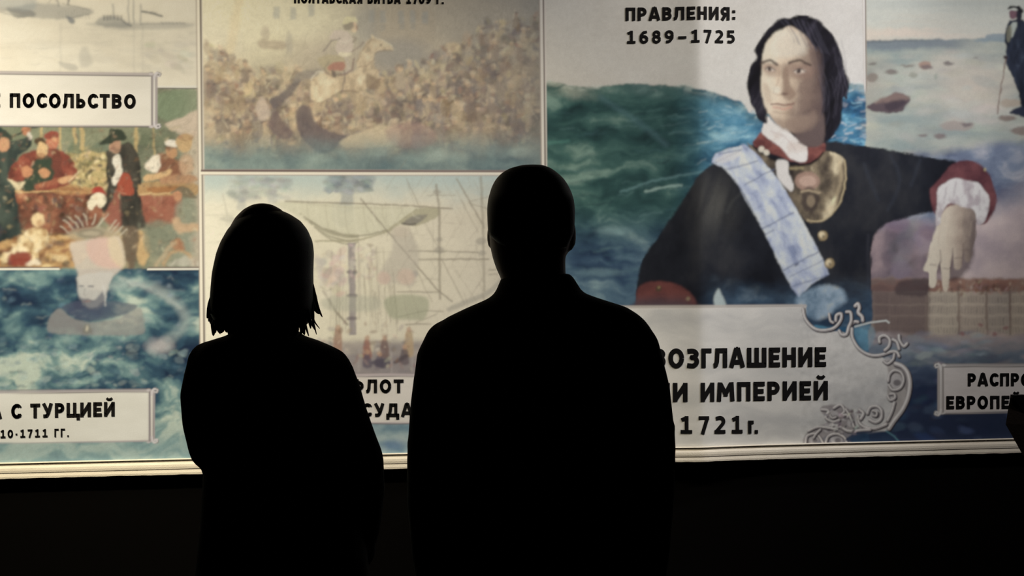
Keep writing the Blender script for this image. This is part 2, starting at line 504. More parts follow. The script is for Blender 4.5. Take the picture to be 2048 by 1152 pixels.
# seated figure in pale clothes, lower left
poly(z((60, 850), (150, 720), (210, 690), (300, 700), (312, 790), (250, 830), (215, 900), (120, 870), (60, 905), (10, 920), (20, 850)), lambda u, v: ramp(fbm(u, v, 12, 12, 25), [(.3, (176, 136, 88)), (.5, (226, 196, 140)), (.8, (244, 222, 176))]), 1, 2.5)
ell(76, 440, 13, 14, (232, 200, 146))
ell(80, 446, 7, 8, (170, 116, 74), .6)
poly(z((60, 860), (140, 840), (195, 855), (180, 925), (60, 925)), (146, 58, 46), .95, 3)
poly(z((160, 925), (230, 890), (260, 925)), (236, 216, 180), .9, 2)
poly(z((340, 890), (360, 865), (430, 870), (420, 905)), (222, 190, 134), .9, 2)
dabs(120, lambda: (rng.uniform(-200, -8), rng.uniform(260, 530)), [(52, 60, 54), (140, 76, 56), (190, 150, 100), (110, 112, 86), (206, 176, 126)], (6, 18), (.4, .8))
dabs(260, lambda: (rng.uniform(0, 390), rng.uniform(262, 532)), [(60, 62, 52), (196, 160, 108), (150, 92, 66), (226, 200, 152)], (1.2, 2.8), (.15, .45))

brushwork(left & (V < row_a), 1.2, 14, .7, 301, .03)
dabs(420, lambda: (rng.uniform(-60, 392), rng.uniform(256, 530)), [(70, 66, 54), (206, 172, 122), (146, 96, 72), (110, 104, 80), (226, 200, 156), (90, 60, 48)], (1.5, 5), (.12, .4), (0, PI), (1.2, 3), 1.8)
for k in range(150):
    u, v = rng.uniform(-20, 392), rng.uniform(256, 530)
    a = rng.uniform(0, PI)
    l = rng.uniform(4, 14)
    line([(u, v), (u + l * math.cos(a), v + l * math.sin(a))], [(58, 50, 44), (232, 206, 160), (120, 70, 54)][k % 3], 1.3, rng.uniform(.2, .5), 1.2)
brushwork(mm, 1.6, 13, .6, 311, .16, 1.0, .12)
# the sea below it
ms = left & (V >= row_b)
wu, wv = warp(U, V, 70, 30, 31)
f = fbm(wu, wv, 70, 34, 33, 6, .6)
SEA_D = [(.22, (30, 46, 64)), (.42, (54, 80, 92)), (.55, (86, 114, 114)), (.68, (130, 154, 142)), (.82, (192, 198, 172))]
bias = -.16 * sstep(560, 590, V) * sstep(670, 630, V) * sstep(230, 120, U) + .24 * sstep(695, 730, V) * sstep(790, 745, V) * sstep(260, 100, U) \
    + .17 * sstep(560, 600, V) * sstep(170, 290, U) * sstep(720, 600, V) - .07 * sstep(650, 690, V) * sstep(280, 350, U) * sstep(780, 730, V) \
    + .16 * sstep(800, 850, V)
g = np.clip(.5 + (f - .5) * 1.12 + bias, 0, 1)
region(ms, ramp(g, SEA_D))
region(ms * sstep(830, 905, V), (142, 162, 152), .6)
z3 = zoom(0, 520, .399)
f = fbm(wu, wv, 26, 15, 37)
line(z3((560, 130), (700, 120), (830, 170), (920, 260), (925, 320), (860, 390), (770, 455)), (178, 184, 168), 17, .55, 16, True)
line(z3((600, 90), (760, 150), (900, 240)), (196, 196, 178), 7, .5, 8, True)
ell(*z3((800, 430))[0], 24, 14, (190, 178, 166), .7, 14)
for k in range(150):
    u, v = rng.uniform(-150, 395), rng.uniform(545, 905)
    l = rng.uniform(6, 26)
    line([(u, v), (u + l * .5, v - rng.uniform(-3, 4)), (u + l, v + rng.uniform(-3, 5))], [(196, 200, 182), (40, 58, 82), (120, 144, 144)][k % 3], rng.uniform(1, 2.6), rng.uniform(.15, .5), 2)
dabs(500, lambda: (rng.uniform(-200, 395), rng.uniform(542, 780)), [(40, 58, 82), (86, 112, 120), (150, 166, 158), (60, 84, 102)], (2, 6), (.12, .4), (-.5, .5))
dabs(120, lambda: (rng.uniform(-100, 395), rng.uniform(690, 780)), [(196, 200, 178), (150, 170, 160)], (3, 9), (.1, .35), (-.4, .4))
brushwork(ms, 1.6, 12, .5, 321, .12)
# faint turbaned bust laid over the two pictures
for k, (x0, y0, x1, y1) in enumerate([(440, 725, 385, 680), (470, 700, 405, 645), (500, 690, 440, 625), (530, 682, 480, 610), (560, 675, 535, 598), (590, 672, 612, 600),
                                      (620, 685, 690, 605), (640, 660, 660, 630), (690, 715, 740, 640), (710, 722, 760, 660), (735, 728, 785, 680), (755, 745, 812, 700)]):
    line(z((x0, y0), ((x0 + x1) / 2 + 6, (y0 + y1) / 2 - 6), (x1, y1)), (196, 182, 154), 2.6, .8, 1.5, True)
ell(*z((590, 735))[0], 50, 15, (168, 152, 124), .65, 4)
ell(*z((585, 728))[0], 26, 9, (122, 112, 92), .6, 3)
ell(*z((585, 728))[0], 18, 5, (184, 168, 138), .7, 3)
poly(z((452, 790), (560, 768), (690, 752), (770, 760), (800, 900), (770, 960), (700, 1030), (690, 1080), (640, 1090), (520, 1060), (490, 960), (455, 850)), (206, 190, 168), .82, 5)
poly(z((565, 775), (690, 752), (700, 860), (775, 945), (620, 930), (560, 850)), (218, 164, 146), .45, 8)
poly(z((690, 760), (760, 770), (800, 930), (720, 900)), (222, 196, 150), .5, 8)
poly(z3((400, 80), (560, 60), (535, 150), (525, 215), (480, 240), (430, 235), (398, 180), (388, 110)), (196, 188, 172), .85, 4)
poly(z3((310, 232), (400, 205), (430, 232), (480, 240), (530, 205), (690, 228), (600, 282), (450, 306), (360, 280)), (78, 80, 94), .72, 4)
poly(z3((300, 240), (245, 295), (240, 350), (300, 372), (680, 376), (725, 330), (700, 240), (600, 288), (450, 312), (350, 285)), (150, 142, 130), .7, 4)
poly(z3((398, 185), (420, 195), (470, 200), (515, 160), (525, 215), (490, 250), (430, 240)), (92, 94, 100), .75, 4)
line(z3((400, 130), (416, 131)), (84, 86, 92), 2.6, .8)
line(z3((440, 130), (468, 132)), (84, 86, 92), 2.6, .8)
line(z3((425, 145), (420, 175), (432, 182)), (140, 134, 124), 2, .6)
line(z3((418, 206), (450, 206)), (140, 108, 100), 3, .7)
line(z3((425, 232), (422, 206), (440, 196), (465, 208)), (90, 92, 96), 2.5, .6)
poly(z3((415, 365), (425, 325), (450, 325), (460, 365)), (122, 118, 104), .7, 2)
ell(*z3((437, 342))[0], 3, 6, (196, 184, 156), .8)
line(z3((520, 130), (530, 230)), (206, 200, 186), 3, .6, 2)
brushwork(left & (V > 420) & (V < 690), 1.0, 10, .6, 331, .05)
# the rule between the two pictures, broken where the bust crosses it
for a_, b_ in ((-240, 118), (296, 398)):
    line([(a_, 535.2), (b_, 534.6)], (104, 84, 74), 2.2, .95, 1)
    line([(a_, 538.8), (b_, 538.2)], (240, 230, 210), 3.4, 1, 1)
line([(315, 177), (398, 177)], (92, 84, 76), 2.2, .95, 1)
line([(315, 173.5), (398, 173.5)], (236, 226, 206), 4, .8, 1)

# plaques with scrolled ends
def plaque(u0, v0, u1, v1, part, s0=0.0, s1=0.0, end='r', fill=(232, 220, 196), curl=(178, 164, 154)):
    """a printed caption plate; s0, s1: how far its top and bottom edges drop from left to right"""
    P = [(u0, v0), (u1, v0 + s0), (u1, v1 + s1), (u0, v1)]
    poly(P, lambda u, v: ramp(fbm(u, v, 80, 30, 51), [(.2, tuple(c - 6 for c in fill)), (.8, tuple(min(c + 5, 250) for c in fill))]), 1, 1.2, False, part)
    dk = tuple(c * .55 for c in curl)
    line([P[0], P[1]], curl, 7, .8, 1.5)
    line([(u0, v0 + 3), (u1, v0 + s0 + 3)], dk, 1.6, .9, 1)
    line([(u0, v0 - 3.5), (u1, v0 + s0 - 3.5)], dk, 1.0, .5, 1)
    line([P[3], P[2]], curl, 4, .8, 1.5)
    line([(u0, v1 + 1.6), (u1, v1 + s1 + 1.6)], dk, 2.0, .9, 1)
    for ue, sg, va, vb in ((u1, 1, v0 + s0, v1 + s1),) if end == 'r' else ((u0, -1, v0, v1),):
        w, m = poly([(ue - sg * 2, va - 4), (ue + sg * 11, va + 1), (ue + sg * 11, vb), (ue - sg * 2, vb + 4)], curl, 1, 1.5, False, part)
        line([(ue, va), (ue, vb)], dk, 1.8, .9, 1)
        line([(ue + sg * 4.5, va + 4), (ue + sg * 4.5, vb - 2)], (238, 228, 214), 2.6, .9, 1.2)
        line([(ue + sg * 8, va + 6), (ue + sg * 8, vb - 4)], dk, 1, .5, 1)
        for ve, sv in ((va, -1), (vb, 1)):
            line([(ue + sg * 4.5, ve - sv * 8), (ue + sg * 6, ve), (ue + sg * 11, ve + sv * 3.5), (ue + sg * 16, ve + sv * 1), (ue + sg * 15, ve - sv * 3), (ue + sg * 11, ve - sv * 2)], (214, 202, 190), 4.2, 1, 1.5, True)
            line([(ue + sg * 11, ve + sv * 5.5), (ue + sg * 18, ve + sv * 2), (ue + sg * 16, ve - sv * 4)], dk, 1.4, .8, 1, True)
            ell(ue + sg * 12.5, ve - sv * .2, 2.2, 1.8, dk, .9, 1)
            ell(ue - sg * 2, ve + sv * 1, 4, 3.2, (206, 192, 180), .9, 1.2)
            line([(ue - sg * 6, ve + sv * 3.5), (ue + sg * 1, ve + sv * 4)], dk, 1.2, .7, 1)
plaque(-236, 143, 304, 251, PL_MEN, 6, 1.5)
plaque(-236, 786, 299, 888, PL_SEA, -5, -6, fill=(226, 217, 194))
# ------------------------------------------------------------------ middle column: battle in smoke
tone(192, 182, 160)
mb = mid & (V < row_c)
t = np.clip((U - 410) / 670 + (fbm(U, V, 200, 120, 61) - .5) * .5, 0, 1)
region(mb, ramp(t, [(0, (216, 198, 164)), (.25, (212, 194, 158)), (.5, (172, 160, 136)), (.75, (168, 156, 132)), (1, (150, 142, 124))]))
wu, wv = warp(U, V, 60, 26, 63)
f = fbm(wu, wv, 70, 60, 65)
region(mb * sstep(40, 200, V), ramp(f, [(.3, (120, 108, 92)), (.5, (158, 142, 114)), (.75, (186, 166, 130))]), .75)
# a pale building with windows, and the smoke before it
poly([(488, -40), (640, -40), (640, 60), (600, 80), (520, 66), (488, 84)], (220, 200, 160), .45, 12)
poly([(756, 12), (862, 16), (858, 92), (756, 84)], (160, 146, 122), .6, 10)
for u, v in ((553, 26), (586, 28), (622, 22), (744, 34), (766, 35), (802, 36), (825, 35), (850, 36)):
    poly([(u - 6, v - 14), (u + 6, v - 14), (u + 6, v + 11), (u - 6, v + 11)], (134, 138, 132), .5, 3, False)
for u, v in ((766, 55), (804, 52), (826, 53)):
    poly([(u - 5, v - 6), (u + 5, v - 6), (u + 5, v + 6), (u - 5, v + 6)], (128, 130, 122), .4, 3, False)
poly([(472, -10), (490, -10), (466, 110), (450, 120)], (200, 176, 132), .35, 10)
ell(530, 66, 10, 14, (150, 134, 116), .5, 5)
poly([(520, 80), (570, 84), (566, 98), (522, 96)], (130, 108, 92), .5, 5)
ell(578, 86, 7, 22, (136, 130, 118), .5, 5)
ell(732, 50, 26, 40, (126, 126, 120), .5, 22)
ell(800, 110, 60, 32, (120, 120, 116), .5, 22)
# the crowd: many small figures
def top_edge(u):
    return np.interp(u, [410, 440, 480, 520, 570, 620, 660, 700, 780, 830, 880, 920, 960, 1000, 1080], [70, 92, 120, 130, 135, 142, 140, 150, 140, 128, 100, 90, 50, 30, 24])
def crowd_at():
    u = rng.uniform(412, 1080)
    tp = top_edge(u)
    return u, tp + (300 - tp) * rng.uniform(0, 1) ** .8
MID_P = [(120, 106, 94), (150, 130, 104), (176, 156, 122), (104, 92, 84), (92, 84, 82), (190, 168, 130), (134, 112, 92), (128, 118, 108), (160, 138, 104)]
dabs(900, crowd_at, MID_P, (5, 14), (.3, .6), (0, PI), (1.1, 2.4), 4, 10)
dabs(1500, crowd_at, MID_P + [(204, 182, 142), (84, 72, 68), (146, 104, 82)], (2.5, 7), (.25, .6), (.2, PI - .2), (1.3, 3.2), 2, 12)
for k in range(210):
    u, v = crowd_at()
    s = rng.uniform(.9, 1.7) * (0.65 + (v / 300) * .6)
    body = np.array(MID_P[rng.integers(len(MID_P))], float) + rng.normal(0, 12)
    ln = rng.uniform(-3, 3)
    poly([(u - 6 * s, v + 4 * s), (u - 3 * s, v - 2 * s), (u + 3 * s, v - 2 * s), (u + 6 * s, v + 5 * s), (u + 5 * s + ln, v + 20 * s), (u - 5 * s + ln, v + 20 * s)], np.clip(body, 40, 215), .5, 2.2)
    ell(u, v - 6 * s, 3.4 * s, 4.2 * s, (194, 164, 126) if k % 3 else (150, 118, 94), .55, 1.6)
    ell(u - .5, v - 9.5 * s, 4.6 * s, 2.4 * s, (96, 84, 78) if k % 2 else (196, 178, 144), .5, 1.6)
    line([(u + 4 * s, v + 4 * s), (u + (10 + ln) * s, v + (4 - 2 * ln) * s)], np.clip(body * .8, 30, 200), 2.4 * s, .6, 1.4)
for k in range(110):
    u, v = crowd_at()
    a = rng.uniform(-2.2, -.8)
    l = rng.uniform(10, 30)
    line([(u, v), (u + l * math.cos(a), v + l * math.sin(a))], (206, 190, 156) if k % 2 else (84, 74, 70), 1.4, .5, 1.2)
region(mb * sstep(100, 200, V) * (fbm(U, V, 90, 60, 342) < .5), (96, 84, 76), .22)
region(mb * sstep(60, 150, V) * sstep(.5, .62, fbm(U, V, 70, 44, 344)), (196, 176, 140), .2)
region(mb * sstep(860, 1060, U) * sstep(20, 120, V), (112, 104, 92), .38)
z4 = zoom(390, 0, .3038)
poly(z4((490, 660), (560, 620), (645, 545), (660, 525), (700, 520), (690, 550), (640, 620), (560, 690), (520, 720)), (92, 84, 82), .85, 4)
poly(z4((490, 800), (540, 730), (600, 830), (650, 880), (600, 920), (500, 870)), (100, 84, 80), .8, 5)
poly(z4((660, 760), (700, 690), (760, 710), (790, 800), (900, 870), (1000, 890), (960, 940), (900, 990), (820, 1010), (700, 900)), (94, 82, 80), .85, 5)
ell(*z4((720, 800))[0], 14, 22, (82, 74, 74), .4, 10)
poly(z4((950, 940), (1060, 880), (1218, 830), (1330, 850), (1330, 940), (1100, 980)), (184, 166, 132), .8, 5)
poly([(770, 262), (820, 244), (870, 262), (860, 292), (800, 296)], (150, 122, 108), .6, 8)
poly(z4((400, 700), (440, 640), (480, 700), (490, 770), (430, 790)), (178, 160, 140), .7, 4)
# a rider on a pale horse in the middle of the crowd
zr = zoom(560, 20, .1736)
poly(zr((350, 950), (370, 800), (480, 700), (560, 760), (720, 750), (860, 700), (890, 580), (960, 430), (1030, 330), (1100, 320), (1200, 350), (1290, 420), (1290, 470), (1180, 465), (1095, 505), (1085, 640), (1140, 720), (1100, 820), (1000, 900), (900, 940), (720, 900), (640, 980), (480, 1060), (380, 1040)), lambda u, v: ramp(fbm(u, v, 16, 22, 71), [(.3, (158, 138, 108)), (.5, (190, 168, 132)), (.75, (212, 192, 156))]), .9, 3)
poly(zr((1000, 740), (1080, 760), (1160, 830), (1120, 900), (1000, 890)), (124, 104, 82), .8, 3)
for p in (((520, 1040), (500, 1120), (540, 1160)), ((960, 900), (1010, 980), (1100, 1010)), ((900, 930), (890, 1050)), ((420, 1040), (400, 1140))):
    line(zr(*p), (176, 156, 122), 5, .8, 2)
poly(zr((150, 840), (200, 720), (300, 690), (440, 700), (420, 760), (300, 800)), (120, 112, 102), .7, 4)
poly(zr((430, 560), (560, 520), (720, 540), (740, 680), (620, 700), (540, 700)), (160, 146, 112), .85, 3)
poly(zr((560, 640), (640, 600), (740, 605), (735, 690), (640, 700), (560, 690)), (150, 92, 78), .9, 2.5)
poly(zr((560, 330), (640, 240), (740, 235), (830, 300), (850, 400), (820, 500), (700, 530), (640, 440), (660, 340)), (190, 174, 154), .95, 2.5)
line(zr((690, 330), (600, 350), (540, 430), (500, 470)), (104, 92, 88), 3, .85)
line(zr((830, 480), (880, 450), (960, 370)), (124, 108, 96), 3, .8)
poly(zr((690, 490), (810, 490), (820, 530), (700, 530)), (206, 192, 158), .9, 2)
line(zr((760, 560), (800, 700), (730, 730)), (170, 156, 136), 7, .9, 2)
line(zr((850, 560), (830, 690), (760, 740), (690, 750)), (110, 84, 78), 4, .8)
poly(zr((590, 700), (640, 720), (640, 770), (600, 770)), (80, 68, 64), .9, 2)
ell(*zr((850, 190))[0], 8, 11, (206, 176, 140), .95, 2)
ell(*zr((785, 170))[0], 12, 11, (128, 118, 100), .9, 3)
poly(zr((710, 150), (760, 80), (840, 70), (905, 130), (820, 140), (760, 160)), (206, 194, 150), .95, 2)
for p, c, w, a in ((((360, 800), (420, 720), (500, 710)), (226, 208, 168), 3, .6), (((480, 1060), (600, 1000), (720, 930), (900, 945)), (112, 92, 74), 3, .6), (((890, 600), (970, 440), (1040, 345)), (128, 108, 84), 3, .6),
                 (((1095, 505), (1180, 468), (1290, 472)), (112, 92, 76), 2.5, .7), (((1290, 420), (1200, 352), (1100, 322)), (228, 208, 166), 2.5, .6), (((1060, 320), (1050, 280), (1075, 320)), (214, 186, 146), 3, .8),
                 (((740, 700), (745, 820), (700, 960)), (96, 82, 76), 3.5, .7), (((880, 660), (1000, 640), (1090, 560)), (120, 90, 70), 2, .6), (((660, 340), (740, 380), (830, 330)), (220, 206, 180), 3, .5),
                 (((850, 310), (880, 340), (850, 370)), (112, 96, 84), 3, .7), (((840, 220), (860, 250)), (214, 184, 146), 5, .8), (((560, 600), (520, 680), (560, 740)), (110, 100, 84), 3, .6)):
    line(zr(*p), c, w, a, 1.6, True)
ell(*zr((1160, 400))[0], 2.5, 2, (70, 58, 50), .9, 1.2)
ell(*zr((890, 195))[0], 3, 5, (120, 90, 76), .7, 1.5)
region(mb * sstep(300, 70, np.hypot((U - 700) * 1.0, (V - 60) * 1.6)), (186, 172, 144), .16)
f = fbm(wu, wv, 60, 40, 75)
region(mb * sstep(255, 322, V + 36 * (f - .5)), ramp(f, [(.3, (78, 100, 100)), (.6, (110, 128, 120)), (.85, (140, 150, 134))]), .88)
for u, v, a in ((880, 310, .5), (920, 315, .4), (640, 318, .3), (1040, 306, .4)):
    ell(u, v, 20, 10, (150, 160, 142), a, 8)
region(mb * sstep(1030, 1082, U), (120, 118, 104), .3)

brushwork(mb, 1.3, 11, .6, 341, .12, .94, .05)
# fleet picture
tone(205, 195, 170)
mf = mid & (V >= row_c)
t = np.clip((U - 412) / 640 + (fbm(U, V, 180, 120, 81) - .5) * .35, 0, 1)
region(mf, ramp(t, [(0, (216, 208, 178)), (.4, (212, 202, 170)), (.75, (206, 195, 166)), (1, (192, 181, 154))]))
region(mf * sstep(425, 350, V + 40 * (fbm(U, V, 60, 30, 83) - .5)), (160, 176, 166), .75)
z6 = zoom(400, 330, .3038)
HZ = (136, 140, 134)
for pts, a in ((((830, 100), (870, 70), (1140, 70), (1130, 150), (1080, 180), (1010, 190), (1010, 300), (920, 300), (930, 190), (870, 160)), .6),
               (((400, 90), (600, 90), (590, 140), (510, 160), (510, 240), (450, 240), (450, 160), (400, 140)), .4),
               (((200, 170), (380, 170), (370, 220), (310, 230), (300, 290), (240, 290), (250, 230), (200, 215)), .4),
               (((870, 260), (1000, 260), (1000, 390), (890, 390)), .35), (((250, 60), (320, 60), (310, 200), (270, 200)), .3)):
    poly(z6(*pts), HZ, a, 6)
dabs(120, lambda: (rng.uniform(650, 745), rng.uniform(350, 384)), [(116, 122, 120), (150, 156, 146)], (3, 8), (.2, .5), (-.4, .4))
dabs(80, lambda: (rng.uniform(460, 580), rng.uniform(352, 400)), [(150, 150, 140), (170, 170, 154)], (3, 9), (.2, .4), (-.4, .4))
line(z6((150, 190), (180, 330)), (170, 164, 142), 3, .4)
line(z6((20, 330), (230, 330)), (160, 154, 134), 2, .4)
poly(z6((130, 350), (210, 335), (230, 370), (190, 385)), (160, 156, 136), .5, 4)
for k in range(50):
    u, v = rng.uniform(412, 470), rng.uniform(390, 690)
    line([(u, v), (u + rng.uniform(10, 40), v + rng.uniform(-6, 6))], (168, 160, 138), 1.5, rng.uniform(.1, .4))
# the big sail, gathered
poly(z6((520, 245), (1000, 262), (1560, 290), (1430, 330), (1280, 410), (1180, 460), (1000, 470), (800, 420), (650, 340), (560, 290)), (196, 190, 158), .8, 4)
line(z6((560, 240), (1000, 252), (1300, 264), (1660, 288)), (112, 100, 80), 2.6, .8)
line(z6((600, 246), (1000, 282), (1340, 284)), (170, 160, 132), 1.6, .6)
for k in range(9):
    o = k * 20
    line(z6((660 + o * .6, 320 + o * .55), (780 + o * .5, 400 + o * .55), (930 + o * .3, 450 + o * .45), (1040, 462 + o * .28)), ((150, 144, 114), (216, 208, 174), (124, 116, 92))[k % 3], 3.2, .7, 2, True)
line(z6((700, 350), (820, 420), (960, 462), (1100, 462), (1220, 430)), (120, 112, 88), 2.4, .8, 1.5, True)
line(z6((760, 500), (900, 500), (1010, 500), (1200, 450), (1300, 380), (1430, 290)), (150, 142, 110), 3, .8, 1.5, True)
poly(z6((1190, 450), (1290, 390), (1440, 290), (1580, 290), (1550, 350), (1420, 400), (1330, 385), (1250, 440)), (166, 158, 126), .9, 3)
poly(z6((1330, 385), (1400, 340), (1500, 330), (1420, 392), (1380, 396)), (126, 120, 106), .85, 3)
line(z6((1330, 383), (1375, 394), (1420, 386)), (70, 64, 58), 3.4, .8)
# masts and rigging
poly(z6((974, 512), (1022, 512), (1028, 1120), (984, 1120)), (138, 128, 122), .9, 2.5, False)
line(z6((1008, 520), (1012, 1100)), (164, 154, 142), 4, .5, 3)
for y in (705, 860, 1010):
    line(z6((976, y), (1026, y)), (100, 90, 90), 7, .7, 2)
RIG = (132, 122, 102)
for p, w, a in ((((1060, 220), (1110, 290), (1560, 820), (1660, 900)), 2.8, .85), (((1360, 90), (1450, 290)), 2, .6), (((1690, 90), (1780, 250), (1870, 410)), 2.8, .75),
                (((1555, 130), (1575, 290), (1580, 880)), 4.5, .65), (((1850, 80), (1862, 400), (1872, 830)), 5, .5), (((1370, 565), (1830, 575)), 2.6, .75),
                (((1440, 620), (1900, 620)), 3.2, .7), (((1300, 835), (1570, 838)), 2.6, .7), (((1590, 620), (1740, 910)), 2, .6), (((1480, 380), (1580, 560)), 1.6, .5),
                (((1720, 230), (1830, 440)), 1.8, .5), (((1770, 250), (1900, 290)), 2, .6), (((1900, 210), (1770, 240)), 1.6, .5), (((1350, 1050), (1520, 1045)), 2.6, .75),
                (((1310, 1000), (1480, 960), (1600, 965)), 2.2, .7), (((1420, 1040), (1560, 980)), 2, .6), (((810, 830), (900, 970), (970, 1050)), 4.5, .8), (((790, 800), (840, 830), (890, 800)), 2.4, .6),
                (((1430, 700), (1490, 830), (1530, 900)), 2, .5), (((1900, 690), (1960, 690)), 2.5, .7), (((1905, 720), (1960, 720)), 2.5, .6), (((1500, 200), (1680, 200)), 2, .5)):
    line(z6(*p), RIG, w, a, 1.5)
for x, y, r in ((1560, 180, 26), (1575, 490, 22), (1575, 560, 34), (1850, 500, 36), (1860, 580, 26)):
    ell(*z6((x, y))[0], r * .3038, r * .2, (146, 138, 120), .6, 3)
ell(*z6((1415, 715))[0], 6, 7, (150, 146, 134), .7, 2)
line(z6((1980, 760), (1900, 840), (1760, 900), (1640, 950)), (150, 144, 126), 10, .6, 4, True)
for k in range(70):
    x = rng.choice([rng.uniform(860, 970), rng.uniform(1040, 1280)])
    y0, y1 = rng.uniform(500, 900), rng.uniform(900, 1130)
    line(z6((x, y0), (x + (x - 1000) * .12, y1)), ((140, 130, 106), (216, 206, 172), (120, 108, 96))[k % 3], rng.uniform(1, 2.2), rng.uniform(.25, .6), 1.2)
# a faint standing figure laid over the ships
poly(z6((1270, 420), (1370, 420), (1440, 560), (1430, 700), (1400, 800), (1300, 780), (1200, 780), (1180, 720), (1260, 560)), (172, 162, 142), .6, 8)
ell(*z6((1325, 440))[0], 17, 12, (190, 176, 150), .6, 6)
ell(*z6((1210, 745))[0], 13, 13, (206, 168, 148), .4, 6)
ell(*z6((1355, 735))[0], 18, 16, (204, 172, 148), .45, 8)
poly(z6((1230, 870), (1490, 870), (1480, 1010), (1400, 1020), (1250, 1000)), (150, 152, 120), .65, 6)
poly(z6((830, 870), (1160, 870), (1150, 960), (840, 950)), (166, 164, 140), .5, 8)
dabs(60, lambda: (rng.uniform(634, 690), rng.uniform(500, 590)), [(198, 172, 150), (168, 158, 146), (210, 196, 166)], (4, 12), (.2, .5))
dabs(60, lambda: (rng.uniform(700, 750), rng.uniform(490, 560)), [(176, 150, 130), (150, 140, 126), (210, 200, 172)], (2, 6), (.2, .5))
# figures on the quay
z7 = zoom(620, 560, .3474)
region(mf * sstep(672, 692, V) * sstep(560, 640, U), ramp(fbm(U, V, 30, 20, 85), [(.3, (128, 118, 112)), (.7, (156, 144, 130))]), .85)
poly(z7((-400, 440), (640, 440), (640, 532), (-400, 532)), (124, 116, 114), .5, 6)
for x in (200, 280, 470, 590):
    line(z7((x, 400), (x, 530)), (164, 154, 142), 3, .6)
for x, y, h, c in ((160, 280, 160, (152, 116, 92)), (330, 340, 110, (142, 92, 74)), (430, 340, 100, (108, 84, 76)), (570, 290, 140, (172, 146, 108)), (545, 390, 90, (92, 80, 80)), (400, 430, 70, (90, 80, 86)), (330, 420, 80, (84, 76, 84))):
    poly(z7((x - 26, y + h), (x - 20, y + 20), (x, y), (x + 18, y + 20), (x + 24, y + h)), c, .8, 3)
    ell(*z7((x, y - 6))[0], 5, 5.5, (176, 140, 110), .7, 2)
poly(z7((350, 470), (450, 450), (455, 500), (400, 505)), (76, 70, 78), .85, 3)
poly(z7((480, 470), (545, 430), (570, 440), (500, 480)), (80, 70, 70), .85, 3)
dabs(80, lambda: (rng.uniform(625, 830), rng.uniform(640, 740)), [(108, 98, 98), (190, 176, 146), (140, 110, 92)], (2, 6), (.2, .5))
# water below the caption
region(mf & (V > 843), ramp(fbm(U, V, 50, 22, 87), [(.3, (104, 126, 128)), (.6, (146, 160, 150)), (.8, (164, 172, 158))]))
ell(786, 890, 22, 10, (84, 110, 132), .7, 10)
for k in range(90):
    x0, y0 = rng.uniform(1040, 1960), rng.uniform(60, 900)
    a = rng.choice([0.02, 1.55, 1.0, -1.0, 1.2]) + rng.normal(0, .06)
    l = rng.uniform(60, 260)
    line(z6((x0, y0), (x0 + l * math.cos(a), y0 + l * math.sin(a))), (134, 124, 104), rng.uniform(.8, 1.5), rng.uniform(.15, .45), 1.2)
for k in range(14):
    x0 = 640 + k * 62
    line(z6((x0, 262), (x0 + 20, 300 + 130 * math.sin(PI * min(k + 1, 12) / 13)), (x0 + 60, 320 + 140 * math.sin(PI * min(k + 1, 12) / 13))), (156, 148, 120) if k % 2 else (216, 208, 178), 2, .4, 2, True)
brushwork(mf, .7, 12, .6, 351, .07, .96)
plaque(560, 750, 1010, 846, PL_FLEET, 0, 0, fill=(204, 194, 174))
# ------------------------------------------------------------------ the portrait sheet
tone(182, 175, 164)
region(port, ramp(fbm(U, V, 160, 120, 91), [(.3, (178, 171, 159)), (.7, (186, 180, 169))]))
za = zoom(1070, 0, .2865)
crest = smooth_pts(za((-20, 590), (60, 575), (140, 570), (250, 600), (400, 607), (640, 585), (850, 595), (1000, 605), (1100, 622), (1250, 660), (1440, 722), (1500, 790)) + [(1560, 215), (1690, 170), (1735, 172)], False)
cv = np.interp(U, crest[:, 0], crest[:, 1]) + 7 * (fbm(U, V, 22, 200, 93, 4) - .5)
wu, wv = warp(U, V, 90, 34, 95)
f = fbm(wu, wv, 150, 26, 97, 6, .58)
f2 = fbm(wu, wv, 60, 44, 99, 5, .6)
g = np.clip(.5 + (f * .55 + f2 * .45 - .5) * 1.5, 0, 1)
green = ramp(g, [(.15, (24, 40, 42)), (.45, (42, 68, 66)), (.65, (62, 90, 84)), (.85, (110, 132, 120))])
blue = ramp(g, [(.15, (26, 44, 66)), (.4, (44, 82, 104)), (.6, (78, 122, 140)), (.78, (140, 172, 182)), (.92, (196, 206, 206))])
deep = ramp(g, [(.15, (24, 36, 56)), (.45, (46, 64, 82)), (.65, (70, 90, 102)), (.85, (110, 128, 130))])
tb = sstep(1330, 1470, U)[..., None]
td = sstep(400, 520, V)[..., None]
sea = green * (1 - td) + deep * td
sea = sea * (1 - tb) + blue * tb
msea = port * np.clip((V - cv) / 3 + .5, 0, 1)
region(msea, sea)
d = V - cv
region(port * np.exp(-((d - 3) / 6) ** 2) * sstep(.42, .6, fbm(U, V, 16, 9, 101)), (176, 180, 168), .7)
region(port * (d > 0) * sstep(34, 4, d) * sstep(1230, 1120, U), ramp(fbm(wu, wv, 44, 7, 103), [(.3, (66, 84, 76)), (.55, (140, 144, 128)), (.8, (184, 180, 162))]), .75)
region(port * (d > 0) * sstep(34, 2, d) * sstep(1220, 1290, U), ramp(fbm(wu, wv, 26, 16, 104), [(.4, (60, 82, 80)), (.75, (126, 144, 138))]), .5)
for k in range(120):
    u, v = rng.uniform(1092, 1460), rng.uniform(215, 610)
    l = rng.uniform(14, 60)
    col = [(92, 118, 116), (22, 36, 44), (64, 92, 96)][k % 3]
    line([(u, v), (u + l * .5, v - rng.uniform(-2, 6)), (u + l, v + rng.uniform(-8, 3))], col, rng.uniform(1.5, 4), rng.uniform(.12, .4), 3)
